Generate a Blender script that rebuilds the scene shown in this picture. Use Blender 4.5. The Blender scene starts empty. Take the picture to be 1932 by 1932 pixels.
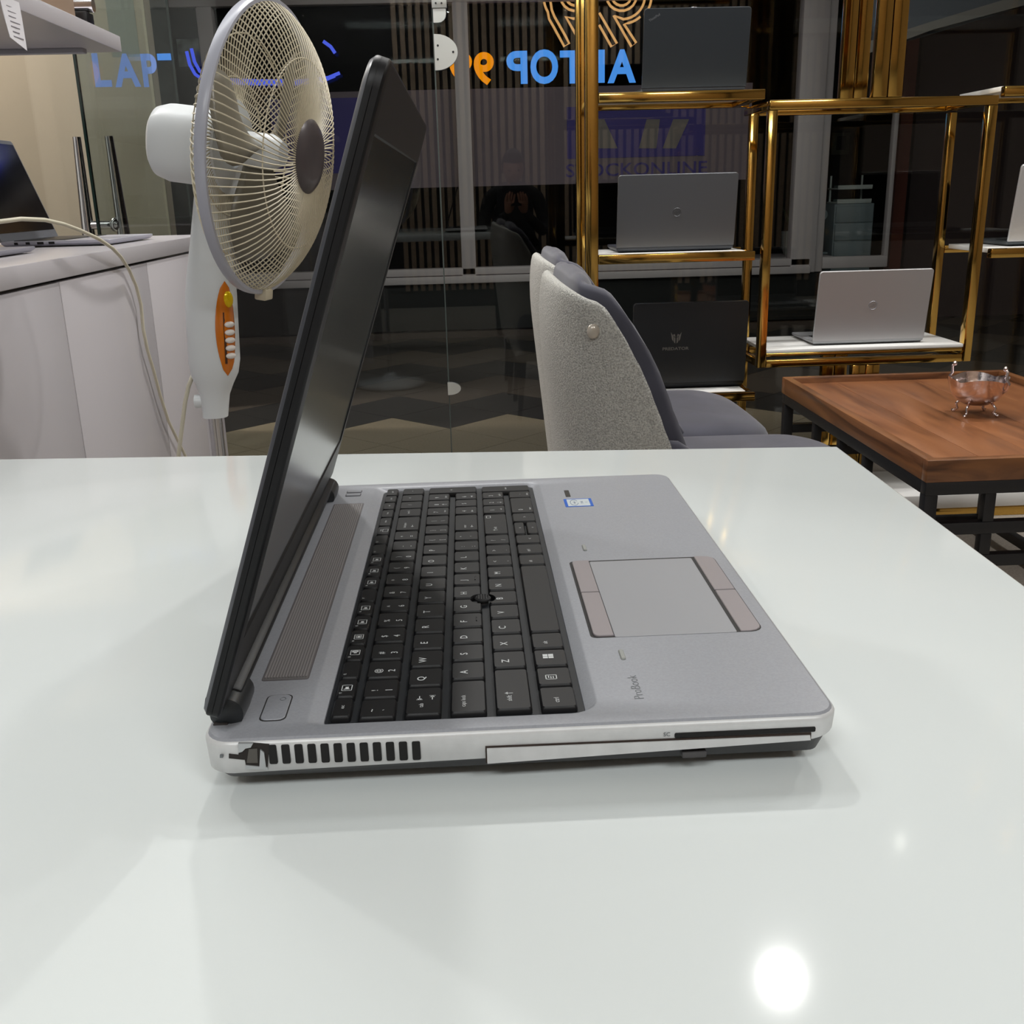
import bpy, bmesh, math, random
from mathutils import Vector, Matrix
random.seed(7)
PI = math.pi
scene = bpy.context.scene
COL = scene.collection

# ------------------------------------------------------------------ camera
CAM = Vector((-0.032, -0.37158, 0.97841))
YAW, PITCH, ROLL, FPX = 0.03848, 0.30321, -0.026, 1932.0
_f = Vector((math.sin(YAW)*math.cos(PITCH), math.cos(YAW)*math.cos(PITCH), -math.sin(PITCH)))
_r = Vector((math.cos(YAW), -math.sin(YAW), 0))
_u = _r.cross(_f)
CR = math.cos(ROLL)*_r + math.sin(ROLL)*_u
CU = -math.sin(ROLL)*_r + math.cos(ROLL)*_u
cam_data = bpy.data.cameras.new('camera')
cam_data.sensor_width = 36.0
cam_data.sensor_height = 36.0
cam_data.lens = 36.0*FPX/1932.0
cam_data.clip_start = 0.02
cam_data.clip_end = 100
cam = bpy.data.objects.new('camera', cam_data)
COL.objects.link(cam)
cam.matrix_world = Matrix(((CR.x, CU.x, -_f.x, CAM.x), (CR.y, CU.y, -_f.y, CAM.y), (CR.z, CU.z, -_f.z, CAM.z), (0, 0, 0, 1)))
scene.camera = cam

# ------------------------------------------------------------------ light
vs = scene.view_settings
vs.view_transform = 'Standard'
vs.look = 'None'
vs.exposure = 0.0
vs.gamma = 1.0
vs.use_curve_mapping = False
world = bpy.data.worlds.new('world')
scene.world = world
world.use_nodes = True
world.node_tree.nodes['Background'].inputs[0].default_value = (0.02, 0.022, 0.03, 1)
world.node_tree.nodes['Background'].inputs[1].default_value = 0.3


def area(name, loc, sx, sy, power, col=(1, 1, 1)):
    l = bpy.data.lights.new(name, 'AREA')
    l.shape = 'RECTANGLE'
    l.size = sx
    l.size_y = sy
    l.energy = power
    l.color = col
    o = bpy.data.objects.new(name, l)
    o.location = loc
    COL.objects.link(o)
    return o


WARM = (1.0, 0.95, 0.88)
COOL = (0.97, 1.0, 1.0)
CEIL = 2.9
PANELS = [(-0.75, 1.5), (1.0, 1.5), (-0.75, -1.9), (1.15, -1.9)]
for (x, y), pw in zip(PANELS, (8, 8, 32, 32)):
    area('ceiling_fill', (x, y, CEIL-0.05), 1.1, 0.5, pw, COOL)  # invented ceiling panels, added to fill the table and near faces
SPOTS = [(-1.75, 2.17), (-0.153, 2.2), (1.216, 2.164), (2.58, 2.17)]  # leftmost downlight is added for extra light
for x, y in SPOTS:
    o = area('down_light', (x, y, CEIL-0.03), 0.11, 0.11, 22.0, (1.0, 0.98, 0.95))
    o.data.shape = 'DISK'
OUTSPOTS = [(1.42, 3.42), (2.18, 3.3)]
for x, y in OUTSPOTS:
    o = area('corridor_spot', (x, y, 2.93), 0.04, 0.04, 1.0, (1.0, 0.93, 0.85))
    o.data.shape = 'DISK'
area('corridor_fill', (0.6, 5.0, 2.92), 4.0, 0.6, 20.0, (1.0, 0.93, 0.88))  # unseen fill light added to brighten the corridor
area('lobby_fill', (-3.0, 4.2, 2.9), 1.2, 0.4, 130.0, (1.0, 0.9, 0.82))  # unseen fill light added to brighten the beige wall

# ------------------------------------------------------------------ helpers


def at(px, py, Y):
    d = _f + (px-966)/FPX*CR - (py-966)/FPX*CU
    t = (Y-CAM.y)/d.y
    return CAM + t*d


def atz(px, py, Z):
    d = _f + (px-966)/FPX*CR - (py-966)/FPX*CU
    t = (Z-CAM.z)/d.z
    return CAM + t*d


def lin(c):
    return tuple((v/12.92 if v <= 0.04045 else ((v+0.055)/1.055)**2.4) for v in [k/255.0 for k in c])


MATS = {}


def mat(name, col, rough=0.5, metal=0.0, spec=0.5, coat=0.0, coat_rough=0.1, emit=None, estr=1.0, noise=None, bump=None, sheen=0.0, alpha=1.0):
    """procedural principled material; noise=(scale, amount, detail), bump=(scale, strength)"""
    if name in MATS:
        return MATS[name]
    m = bpy.data.materials.new(name)
    m.use_nodes = True
    nt = m.node_tree
    b = nt.nodes['Principled BSDF']
    c = lin(col)+(1,)
    b.inputs['Base Color'].default_value = c
    b.inputs['Roughness'].default_value = rough
    b.inputs['Metallic'].default_value = metal
    b.inputs['Specular IOR Level'].default_value = spec
    b.inputs['Coat Weight'].default_value = coat
    b.inputs['Coat Roughness'].default_value = coat_rough
    b.inputs['Alpha'].default_value = alpha
    if sheen:
        b.inputs['Sheen Weight'].default_value = sheen
    if emit:
        b.inputs['Emission Color'].default_value = lin(emit)+(1,)
        b.inputs['Emission Strength'].default_value = estr
    tc = None
    if noise or bump:
        tc = nt.nodes.new('ShaderNodeTexCoord')
    if noise:
        n = nt.nodes.new('ShaderNodeTexNoise')
        n.inputs['Scale'].default_value = noise[0]
        n.inputs['Detail'].default_value = noise[2] if len(noise) > 2 else 4
        nt.links.new(tc.outputs['Object'], n.inputs['Vector'])
        r = nt.nodes.new('ShaderNodeMapRange')
        r.inputs[1].default_value = 0.3
        r.inputs[2].default_value = 0.7
        r.inputs[3].default_value = 1-noise[1]
        r.inputs[4].default_value = 1+noise[1]
        nt.links.new(n.outputs['Fac'], r.inputs[0])
        mx = nt.nodes.new('ShaderNodeMix')
        mx.data_type = 'RGBA'
        mx.blend_type = 'MULTIPLY'
        mx.inputs[0].default_value = 1
        mx.inputs[6].default_value = c
        nt.links.new(r.outputs[0], mx.inputs[7])
        nt.links.new(mx.outputs[2], b.inputs['Base Color'])
    if bump:
        n2 = nt.nodes.new('ShaderNodeTexNoise')
        n2.inputs['Scale'].default_value = bump[0]
        n2.inputs['Detail'].default_value = 3
        nt.links.new(tc.outputs['Object'], n2.inputs['Vector'])
        bp = nt.nodes.new('ShaderNodeBump')
        bp.inputs['Strength'].default_value = bump[1]
        bp.inputs['Distance'].default_value = 0.003
        nt.links.new(n2.outputs['Fac'], bp.inputs['Height'])
        nt.links.new(bp.outputs[0], b.inputs['Normal'])
    MATS[name] = m
    return m


def emat(name, col, strength=1.0):
    if name in MATS:
        return MATS[name]
    m = bpy.data.materials.new(name)
    m.use_nodes = True
    nt = m.node_tree
    nt.nodes.clear()
    e = nt.nodes.new('ShaderNodeEmission')
    e.inputs[0].default_value = lin(col)+(1,)
    e.inputs[1].default_value = strength
    o = nt.nodes.new('ShaderNodeOutputMaterial')
    nt.links.new(e.outputs[0], o.inputs[0])
    MATS[name] = m
    return m


def glassmat(name, tint, reflect=1.0, haze=None):
    """thin architectural glass: transparent + Fresnel mirror"""
    m = bpy.data.materials.new(name)
    m.use_nodes = True
    nt = m.node_tree
    nt.nodes.clear()
    t = nt.nodes.new('ShaderNodeBsdfTransparent')
    t.inputs[0].default_value = tuple(tint)+(1,)
    g = nt.nodes.new('ShaderNodeBsdfGlossy')
    g.inputs['Roughness'].default_value = 0.0
    fr = nt.nodes.new('ShaderNodeFresnel')
    fr.inputs[0].default_value = 1.45
    mm = nt.nodes.new('ShaderNodeMath')
    mm.operation = 'MULTIPLY'
    mm.inputs[1].default_value = reflect
    nt.links.new(fr.outputs[0], mm.inputs[0])
    mx = nt.nodes.new('ShaderNodeMixShader')
    nt.links.new(mm.outputs[0], mx.inputs[0])
    nt.links.new(t.outputs[0], mx.inputs[1])
    nt.links.new(g.outputs[0], mx.inputs[2])
    last = mx
    if haze:
        d = nt.nodes.new('ShaderNodeBsdfDiffuse')
        d.inputs[0].default_value = lin(haze[0])+(1,)
        m2 = nt.nodes.new('ShaderNodeMixShader')
        m2.inputs[0].default_value = haze[1]
        nt.links.new(mx.outputs[0], m2.inputs[1])
        nt.links.new(d.outputs[0], m2.inputs[2])
        last = m2
    o = nt.nodes.new('ShaderNodeOutputMaterial')
    nt.links.new(last.outputs[0], o.inputs[0])
    MATS[name] = m
    return m


ORG = {}


def setp(o, label=None, cat=None, group=None, kind=None):
    if label:
        o['label'] = label
    if cat:
        o['category'] = cat
    if group:
        o['group'] = group
    if kind:
        o['kind'] = kind
    return o


def thing(name, label, cat, loc=(0, 0, 0), rotz=0.0, group=None, world=False):
    """Empty at a thing's base; with world=True its parts are given in world coordinates"""
    o = bpy.data.objects.new(name, None)
    COL.objects.link(o)
    o.empty_display_size = 0.05
    o.location = loc
    o.rotation_euler = (0, 0, rotz)
    setp(o, label, cat, group)
    ORG[o] = Vector(loc) if world else Vector((0, 0, 0))
    return o


class MB:
    def __init__(s):
        s.bm = bmesh.new()

    def verts(s, pts):
        return [s.bm.verts.new(p) for p in pts]

    def face(s, vs):
        try:
            return s.bm.faces.new(vs)
        except ValueError:
            return None

    def box(s, x0, x1, y0, y1, z0, z1, bev=0.0, M=None, seg=2):
        t = bmesh.new() if bev else s.bm
        vv = [t.verts.new(p) for p in ((x0, y0, z0), (x1, y0, z0), (x1, y1, z0), (x0, y1, z0), (x0, y0, z1), (x1, y0, z1), (x1, y1, z1), (x0, y1, z1))]
        for f in ((0, 3, 2, 1), (4, 5, 6, 7), (0, 1, 5, 4), (1, 2, 6, 5), (2, 3, 7, 6), (3, 0, 4, 7)):
            t.faces.new([vv[i] for i in f])
        if bev:
            bmesh.ops.bevel(t, geom=list(t.edges), offset=bev, segments=seg, affect='EDGES', profile=0.5)
            s.merge(t, M)
        elif M is not None:
            for v in vv:
                v.co = M @ v.co
        return s

    def merge(s, t, M=None):
        mp = {}
        for v in t.verts:
            mp[v] = s.bm.verts.new(M @ v.co if M is not None else v.co)
        for f in t.faces:
            try:
                nf = s.bm.faces.new([mp[v] for v in f.verts])
                nf.smooth = f.smooth
            except ValueError:
                pass
        t.free()
        return s

    def rings(s, loops, close=True, cap0=True, cap1=True):
        """bridge loops of equal length"""
        L = [s.verts(l) for l in loops]
        n = len(L[0])
        for a, b in zip(L[:-1], L[1:]):
            for i in range(n if close else n-1):
                j = (i+1) % n
                s.face((a[i], a[j], b[j], b[i]))
        if cap0:
            s.face(list(reversed(L[0])))
        if cap1:
            s.face(L[-1])
        return s

    def prism(s, poly, M=None, h0=0.0, h1=1.0, bev=0.0):
        """poly: xy list (ccw), extruded in z from h0 to h1, transformed by M"""
        lo = [Vector((x, y, h0)) for x, y in poly]
        hi = [Vector((x, y, h1)) for x, y in poly]
        if M is not None:
            lo = [M @ v for v in lo]
            hi = [M @ v for v in hi]
        return s.rings([lo, hi])

    def tube(s, path, r, seg=8, closed=False, r1=None):
        path = [Vector(p) for p in path]
        n = len(path)
        loops = []
        up = None
        for i, p in enumerate(path):
            if closed:
                d = (path[(i+1) % n]-path[i-1]).normalized()
            else:
                d = (path[min(i+1, n-1)]-path[max(i-1, 0)]).normalized()
            if up is None:
                up = Vector((0, 0, 1)) if abs(d.z) < 0.9 else Vector((1, 0, 0))
            a = d.cross(up).normalized()
            b = a.cross(d).normalized()
            up = b
            rr = r if r1 is None else r+(r1-r)*i/(n-1)
            loops.append([p+a*math.cos(2*PI*k/seg)*rr+b*math.sin(2*PI*k/seg)*rr for k in range(seg)])
        if closed:
            loops.append(loops[0])
            L = [s.verts(l) for l in loops[:-1]]
            for i in range(n):
                a, b = L[i], L[(i+1) % n]
                for k in range(seg):
                    s.face((a[k], a[(k+1) % seg], b[(k+1) % seg], b[k]))
            return s
        return s.rings(loops)

    def cyl(s, p0, p1, r0, r1=None, seg=16):
        return s.tube([p0, p1], r0, seg, False, r0 if r1 is None else r1)

    def lathe(s, prof, seg=24, M=None, cap=True):
        loops = []
        for r, z in prof:
            l = [Vector((r*math.cos(2*PI*k/seg), r*math.sin(2*PI*k/seg), z)) for k in range(seg)]
            if M is not None:
                l = [M @ v for v in l]
            loops.append(l)
        return s.rings(loops, True, cap, cap)

    def ell(s, c, r, M=None, nu=14, nv=9):
        c = Vector(c)
        loops = []
        for j in range(1, nv):
            t = PI*j/nv
            l = [Vector((math.cos(2*PI*k/nu)*math.sin(t)*r[0], math.sin(2*PI*k/nu)*math.sin(t)*r[1], -math.cos(t)*r[2])) for k in range(nu)]
            loops.append([c+(M @ v if M is not None else v) for v in l])
        return s.rings(loops)

    def ico(s, c, r, sub=1):
        bmesh.ops.create_icosphere(s.bm, subdivisions=sub, radius=r, matrix=Matrix.Translation(c))
        return s

    def grid(s, P, closeu=False, closev=False):
        V = [s.verts(r) for r in P]
        nu, nv = len(V), len(V[0])
        for i in range(nu if closeu else nu-1):
            for j in range(nv if closev else nv-1):
                s.face((V[i][j], V[(i+1) % nu][j], V[(i+1) % nu][(j+1) % nv], V[i][(j+1) % nv]))
        return s

    def build(s, name, m, parent=None, smooth=True, angle=35, label=None, kind=None, recalc=True):
        if recalc:
            bmesh.ops.recalc_face_normals(s.bm, faces=s.bm.faces)
        root = parent
        while root is not None and root.parent is not None:
            root = root.parent
        if root is not None and root in ORG:
            o0 = ORG[root]
            if o0.length > 0:
                for v in s.bm.verts:
                    v.co -= o0
        me = bpy.data.meshes.new(name)
        s.bm.to_mesh(me)
        s.bm.free()
        if smooth:
            me.shade_smooth()
            me.set_sharp_from_angle(angle=math.radians(angle))
        if m is not None:
            me.materials.append(m)
        o = bpy.data.objects.new(name, me)
        COL.objects.link(o)
        if parent is not None:
            o.parent = parent
        setp(o, label, None, None, kind)
        return o


def subsurf(o, lv=2):
    md = o.modifiers.new('sub', 'SUBSURF')
    md.levels = lv
    md.render_levels = lv
    return o


def copy_tree(o, parent=None):
    c = o.copy()
    COL.objects.link(c)
    if parent is not None:
        c.parent = parent
    for ch in list(o.children):
        copy_tree(ch, c)
    return c


def rrect(x0, x1, y0, y1, r, k=4):
    """rounded rectangle, ccw; r a number or (r00, r10, r11, r01)"""
    rs = r if isinstance(r, tuple) else (r,)*4
    P = []
    for (cx, cy, a0, rr) in ((x0, y0, PI, rs[0]), (x1, y0, 1.5*PI, rs[1]), (x1, y1, 0, rs[2]), (x0, y1, 0.5*PI, rs[3])):
        ox = cx+rr if cx == x0 else cx-rr
        oy = cy+rr if cy == y0 else cy-rr
        for i in range(k+1):
            a = a0+0.5*PI*i/k
            P.append((ox+rr*math.cos(a), oy+rr*math.sin(a)))
    return P


_tx = {}


def text_bm(s, offset=0.0, extrude=0.0, res=3):
    key = (s, offset, extrude)
    if key not in _tx:
        cu = bpy.data.curves.new('t', 'FONT')
        cu.body = s
        cu.offset = offset
        cu.extrude = extrude
        cu.resolution_u = res
        ob = bpy.data.objects.new('t', cu)
        COL.objects.link(ob)
        bpy.context.view_layer.update()
        dg = bpy.context.evaluated_depsgraph_get()
        me = bpy.data.meshes.new_from_object(ob.evaluated_get(dg))
        bpy.data.objects.remove(ob)
        bpy.data.curves.remove(cu)
        _tx[key] = me
    b = bmesh.new()
    b.from_mesh(_tx[key])
    return b


def bbox2(b):
    xs = [v.co.x for v in b.verts]
    ys = [v.co.y for v in b.verts]
    return min(xs), max(xs), min(ys), max(ys)


def frame(o, ex, ey, ez):
    return Matrix(((ex[0], ey[0], ez[0], o[0]), (ex[1], ey[1], ez[1], o[1]), (ex[2], ey[2], ez[2], o[2]), (0, 0, 0, 1)))


def add_text(mb, s, M, size, offset=0.0, extrude=0.0, center=True, width=None):
    """text in the xy plane of M; size = height of a capital letter"""
    b = text_bm(s, offset, extrude)
    x0, x1, y0, y1 = bbox2(b)
    sc = size/0.7
    sx = sc if width is None else width/(x1-x0)
    ox = (x0+x1)/2 if center else x0
    for v in b.verts:
        v.co.x = (v.co.x-ox)*sx
        v.co.y = (v.co.y-0.35)*sc
        v.co.z *= sc
    mb.merge(b, M)
    return mb

# ------------------------------------------------------------------ materials
WHITE_GLOSS = mat('white_lacquer', (217, 222, 221), 0.085, 0, 0.2)
WHITE_PANEL = mat('white_panel', (198, 194, 198), 0.22, 0, 0.4)
WHITE_PAINT = mat('white_paint', (225, 224, 220), 0.6)
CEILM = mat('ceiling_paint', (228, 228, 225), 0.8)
GOLD = mat('polished_brass', (212, 172, 92), 0.1, 1.0, noise=(9, 0.05))
BLACKM = mat('black_metal', (24, 24, 27), 0.45)
CHROME = mat('chrome', (215, 215, 218), 0.12, 1.0)
FLOORM = mat('speckled_stone', (150, 143, 134), 0.45, noise=(160, 0.22, 3))
BEIGE = mat('beige_plaster', (206, 188, 168), 0.55, noise=(1.3, 0.05))
OUTDARK = mat('dark_wall_paint', (16, 16, 19), 0.7)
MULL = mat('grey_powder_coat', (200, 190, 192), 0.5)
GLASS = glassmat('storefront_glass', (0.86, 0.89, 0.88), 1.0)
EDGE = mat('glass_edge', (18, 34, 30), 0.15)
SLATM = mat('slat_wood', (176, 152, 128), 0.55, noise=(30, 0.15))
TILE_D = mat('dark_floor_tile', (44, 43, 42), 0.35, noise=(60, 0.12))
TILE_B = mat('brown_floor_tile', (146, 134, 114), 0.4, noise=(120, 0.14))
TILE_M = mat('umber_floor_tile', (78, 70, 62), 0.4, noise=(60, 0.12))

WHITE_GLOSS.node_tree.nodes['Principled BSDF'].inputs['IOR'].default_value = 1.32

# ------------------------------------------------------------------ the room
XL, XR, YB, YG = -2.0, 3.3, -2.6, 3.2


def struct(name, mb, m, **k):
    o = mb.build(name, m, None, **k)
    o['kind'] = 'structure'
    return o


struct('floor', MB().box(XL, XR, YB, YG+0.02, -0.08, 0.0), FLOORM)
struct('ceiling', MB().box(XL, XR, YB, YG+0.05, CEIL, CEIL+0.08), CEILM)
struct('wall_left', MB().box(XL-0.1, XL, YB, YG-0.05, 0, CEIL), WHITE_PAINT)
struct('wall_right', MB().box(XR, XR+0.1, YB, YG, 0, CEIL), mat('brown_wall', (112, 100, 90), 0.6))
wb = struct('wall_back', MB().box(XL, XR, YB-0.1, YB, 0, CEIL), mat('charcoal_wall', (38, 36, 36), 0.7))
sm = MB().box(-0.02, 0.02, 0, 0.02, 0, 2.6).build('slat', SLATM, wb)
sm.location = (-0.55, YB, 0.15)
for i in range(1, 54):
    c = sm.copy()
    COL.objects.link(c)
    c.location.x = -0.55+i*0.068
# added fill panels and the downlights in the ceiling
cl = thing('fill_panel', 'added white framed fill light panel in the ceiling over the left of the white table', 'lamp', (PANELS[0][0], PANELS[0][1], CEIL), group='added ceiling panels')
MB().box(-0.6, 0.6, -0.3, 0.3, -0.02, 0.0, 0.004).build('frame', WHITE_PAINT, cl)
MB().box(-0.55, 0.55, -0.25, 0.25, -0.026, -0.02).build('diffuser', emat('fill_diffuser', (255, 255, 255), 2.0), cl)
for (x, y), lb in zip(PANELS[1:], ('added white framed fill light panel in the ceiling over the right of the white table', 'added white framed fill light panel in the ceiling behind the table, left', 'added white framed fill light panel in the ceiling behind the table, right')):
    c = copy_tree(cl)
    c.location = (x, y, CEIL)
    c['label'] = lb
for i, (x, y) in enumerate(SPOTS):
    sp = MB()
    sp.lathe([(0.062, -0.012), (0.075, -0.014), (0.085, 0.0), (0.066, 0.0), (0.066, -0.004)], 24, Matrix.Translation((x, y, CEIL)), False)
    sp = sp.build('down_light', WHITE_PAINT)
    setp(sp, ('added leftmost', 'second from left', 'third from left', 'rightmost')[i]+' round white recessed downlight in the ceiling row before the brass stand', 'lamp', 'ceiling downlights')

# the glass front: two big panes that meet at a clear joint
JX = -0.105
w1 = MB().box(-1.235, JX-0.002, YG, YG+0.012, 0.0, CEIL).build('window_1', GLASS)
w1['kind'] = 'structure'
w2 = MB().box(JX+0.002, XR, YG, YG+0.012, 0.0, CEIL).build('window_2', GLASS)
w2['kind'] = 'structure'
MB().box(-1.243, -1.235, YG-0.001, YG+0.013, 0.0, CEIL).build('glass_edge', EDGE, w1)
MB().box(JX-0.0018, JX+0.0018, YG+0.001, YG+0.011, 0.0, CEIL).build('clear_joint', mat('silicone', (70, 80, 78), 0.3), w1)
# side glass: open door leaf and pane behind it
DOORG = glassmat('door_glass', (0.9, 0.93, 0.92), 0.2)
d1 = MB().box(-1.245, -1.233, YG+0.03, 4.05, 0.01, 2.5).build('door_1', DOORG)
d1['kind'] = 'structure'
w3 = MB().box(-2.6, -1.16, 4.1, 4.112, 0.0, CEIL).build('window_3', GLASS)
w3['kind'] = 'structure'
MB().box(-1.163, -1.155, 4.099, 4.113, 0.0, CEIL).build('glass_edge', mat('pale_glass_edge', (60, 66, 64), 0.2), w3)
# tapered pull handle, one bar on either face of the door
for sx, off in ((-1, 0.03), (1, 0.05)):
    x = -1.239+sx*0.058
    MB().tube([(x, YG+0.07, 0.72), (x, YG+0.07, 0.9), (x-0.006*sx, YG+0.07, 1.185)], 0.027, 16, False, 0.013).build('door_handle', CHROME, d1)
MB().cyl((-1.297, YG+0.07, 0.905), (-1.181, YG+0.07, 0.905), 0.014).ell((-1.2, YG+0.07, 0.905), (0.022, 0.026, 0.026)).build('handle_bolt', CHROME, d1)

# patch fittings of the glass joint
FIT = mat('satin_steel', (205, 208, 205), 0.3, 0.7)


def dshape(px, cx0, y0, cz, rx, rz, name):
    pts = [(0, -rz)]+[(rx*math.cos(a), rz*math.sin(a)) for a in [(-0.5+i/14)*PI for i in range(15)]]+[(0, rz)]
    pts = [(-0.006, -rz)]+pts[1:-1]+[(-0.006, rz)]
    M = frame((cx0, y0, cz), (1, 0, 0), (0, 0, 1), (0, -1, 0))
    return MB().prism(pts, M, 0, 0.016).build(name, FIT, px, angle=30)


pc = at(820, 100, YG)
pf = thing('patch_fitting', 'half round steel patch fitting at the glass joint beside the orange sign figures', 'fitting', (pc.x, YG, pc.z), world=True)
dshape(pf, pc.x+0.006, YG-0.002, pc.z, 0.068, 0.053, 'cover_plate')
for px, py in ((826, 86), (826, 112), (855, 98)):
    q = at(px, py, YG-0.018)
    MB().cyl((q.x, YG-0.0175, q.z), (q.x, YG-0.02, q.z), 0.0035, seg=10).build('screw', BLACKM, pf)
pc2 = at(820, 20, YG)
pf2 = thing('patch_fitting', 'small steel clamp with rounded tongue above the half round fitting', 'fitting', (pc2.x, YG, pc2.z), world=True)
a0, a1 = at(815, 17, YG), at(842, -14, YG)
MB().box(a0.x, a1.x, YG-0.02, YG-0.002, a0.z, a1.z, 0.002).build('clamp_block', FIT, pf2)
a0, a1 = at(818, 44, YG), at(841, 17, YG)
MB().prism(rrect(a0.x, a1.x, a0.z, a1.z, (0.002, 0.025, 0.002, 0.002)), frame((0, YG-0.002, 0), (1, 0, 0), (0, 0, 1), (0, -1, 0)), 0, 0.01).build('tongue', FIT, pf2)
for px in (822, 833):
    q = at(px, 6, YG-0.02)
    MB().cyl((q.x, YG-0.0195, q.z), (q.x, YG-0.022, q.z), 0.003, seg=10).build('screw', BLACKM, pf2)
pc3 = at(845, 732, YG)
pf3 = thing('patch_fitting', 'small half round fitting low on the glass joint above the tiled floor', 'fitting', (pc3.x, YG, pc3.z), world=True)
dshape(pf3, pc3.x+0.006, YG-0.002, pc3.z, 0.04, 0.022, 'cover_plate')

# ------------------------------------------------------------------ sign reflections as glowing shapes, poster and sticker
BLUE_L = emat('blue_sign_reflection', (84, 158, 250), 1.0)
ORANGE_L = emat('orange_sign_reflection', (255, 150, 4), 1.0)
TUBE_L = emat('warm_logo_reflection', (232, 172, 108), 1.0)
LETTER_SIDE = mat('letter_side', (20, 40, 110), 0.4)
YS = YG-0.03
YO = 7.06


def letter(mb, ch, px0, px1, py0, py1, Y, mirror, thick=0.012, off=0.03):
    a, b = at(px0, (py0+py1)/2, Y), at(px1, (py0+py1)/2, Y)
    t, l = at((px0+px1)/2, py0, Y), at((px0+px1)/2, py1, Y)
    bm = text_bm(ch, off, 0.0, 5)
    x0, x1, y0, y1 = bbox2(bm)
    bmesh.ops.solidify(bm, geom=list(bm.faces), thickness=0.05)
    for v in bm.verts:
        u = (v.co.x-x0)/(x1-x0)
        w = (v.co.y-y0)/(y1-y0)
        if mirror:
            u = 1-u
        v.co = Vector((a.x+u*(b.x-a.x), Y+(0 if v.co.z > -0.02 else thick), l.z+w*(t.z-l.z)))
    mb.merge(bm)
    return mb


sg = thing('sign_reflection', 'mirrored reflection of a LAPTOP 99 sign in the window opposite, built as glowing blue and orange letters', 'sign', (0.3, YO, 1.33), world=True)
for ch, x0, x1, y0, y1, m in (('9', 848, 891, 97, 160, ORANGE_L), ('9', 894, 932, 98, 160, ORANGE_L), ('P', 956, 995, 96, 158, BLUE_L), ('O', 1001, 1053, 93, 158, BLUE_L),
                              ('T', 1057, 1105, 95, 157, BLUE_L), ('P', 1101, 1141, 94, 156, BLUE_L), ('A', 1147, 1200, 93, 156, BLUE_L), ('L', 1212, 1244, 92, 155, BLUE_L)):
    letter(MB(), ch, x0, x1, y0, y1, YO, True, 0.02).build('letter_'+{'9': 'nine'}.get(ch, ch.lower()), m, sg)  # mirrored sign reflection built as self-lit letters
sg2 = thing('logo_reflection', 'reflected outline logo of two mirrored nines above the blue letters, built as glowing tubes', 'sign', (0.35, YO, 1.45), world=True)


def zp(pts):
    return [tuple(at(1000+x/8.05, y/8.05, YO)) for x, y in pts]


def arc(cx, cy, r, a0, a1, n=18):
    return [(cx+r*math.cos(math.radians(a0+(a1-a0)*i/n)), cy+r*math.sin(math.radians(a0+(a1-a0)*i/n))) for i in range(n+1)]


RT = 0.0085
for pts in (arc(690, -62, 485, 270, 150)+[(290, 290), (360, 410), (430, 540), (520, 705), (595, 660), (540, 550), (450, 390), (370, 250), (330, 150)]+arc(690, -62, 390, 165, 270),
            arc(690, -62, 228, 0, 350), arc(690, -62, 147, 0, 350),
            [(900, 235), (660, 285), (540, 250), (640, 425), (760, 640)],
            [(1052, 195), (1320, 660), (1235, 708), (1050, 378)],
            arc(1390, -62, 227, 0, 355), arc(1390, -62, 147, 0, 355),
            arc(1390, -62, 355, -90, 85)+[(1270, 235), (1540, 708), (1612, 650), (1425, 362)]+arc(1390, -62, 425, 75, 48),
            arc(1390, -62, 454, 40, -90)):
    MB().tube(zp(pts), RT, 6).build('reflected_tube', TUBE_L, sg2)  # logo of the reflected sign, built as self-lit tubes
sg3 = thing('letter_reflection', 'reflection of the letters LAP in the side pane by the beige wall, built as glowing letters', 'sign', (-1.3, 4.09, 1.45), world=True)
PALEBLUE = emat('pale_blue_reflection', (132, 158, 226), 0.95)
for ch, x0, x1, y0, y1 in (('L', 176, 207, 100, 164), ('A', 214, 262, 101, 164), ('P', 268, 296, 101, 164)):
    letter(MB(), ch, x0, x1, y0, y1, 4.09, False, 0.006).build('letter_'+ch.lower(), PALEBLUE, sg3)  # letters reflected in the glass, put in as glowing shapes
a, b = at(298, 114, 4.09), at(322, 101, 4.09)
MB().box(a.x, b.x, 4.084, 4.09, a.z, b.z).build('letter_bar', emat('blue_bar_reflection', (84, 150, 240), 1.0), sg3)  # bar of the reflected letter T, also glowing
nt_ = thing('reflected_tube', 'blue logo reflection curving behind the fan cage, built as a glowing tube', 'sign', (-0.7, YS, 1.38), world=True)
BLUET = emat('blue_tube_reflection', (74, 92, 214), 1.0)  # reflected logo glow put in as self-lit blue tubes
for dx in (0, 9):
    MB().tube([tuple(at(x+dx, y-dx*0.6, YS)) for x, y in ((352, 97), (358, 122), (368, 140), (384, 151), (420, 156), (480, 158), (560, 158), (610, 152), (632, 143))], 0.0055, 6).build('tube', BLUET, nt_)
q = at(628, 95, YS)
MB().tube([tuple(at(x, y, YS)) for x, y in ((610, 78), (624, 88), (632, 100))], 0.006, 6).build('tube', BLUET, nt_)
po = thing('poster', 'small grey photo poster on the dark wall beside the fan top', 'poster', (-1.9, 6.99, 1.9), world=True)
a, b = at(338, 126, 6.99), at(410, 72, 6.99)
MB().box(a.x, b.x, 6.992, 7.0, a.z, b.z).build('sheet', mat('poster_print', (120, 128, 128), 0.5, noise=(9, 0.8, 2)), po)
st = thing('glass_sticker', 'long pale sticker strip on the glass pane above the blue letters', 'sticker', (-1.35, 4.09, 1.6), world=True)
a, b = at(212, 108, 4.095), at(246, -40, 4.095)
MB().box(a.x, b.x, 4.096, 4.099, a.z, b.z).build('film', mat('sticker_film', (190, 196, 186), 0.5, alpha=0.55), st)

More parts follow.
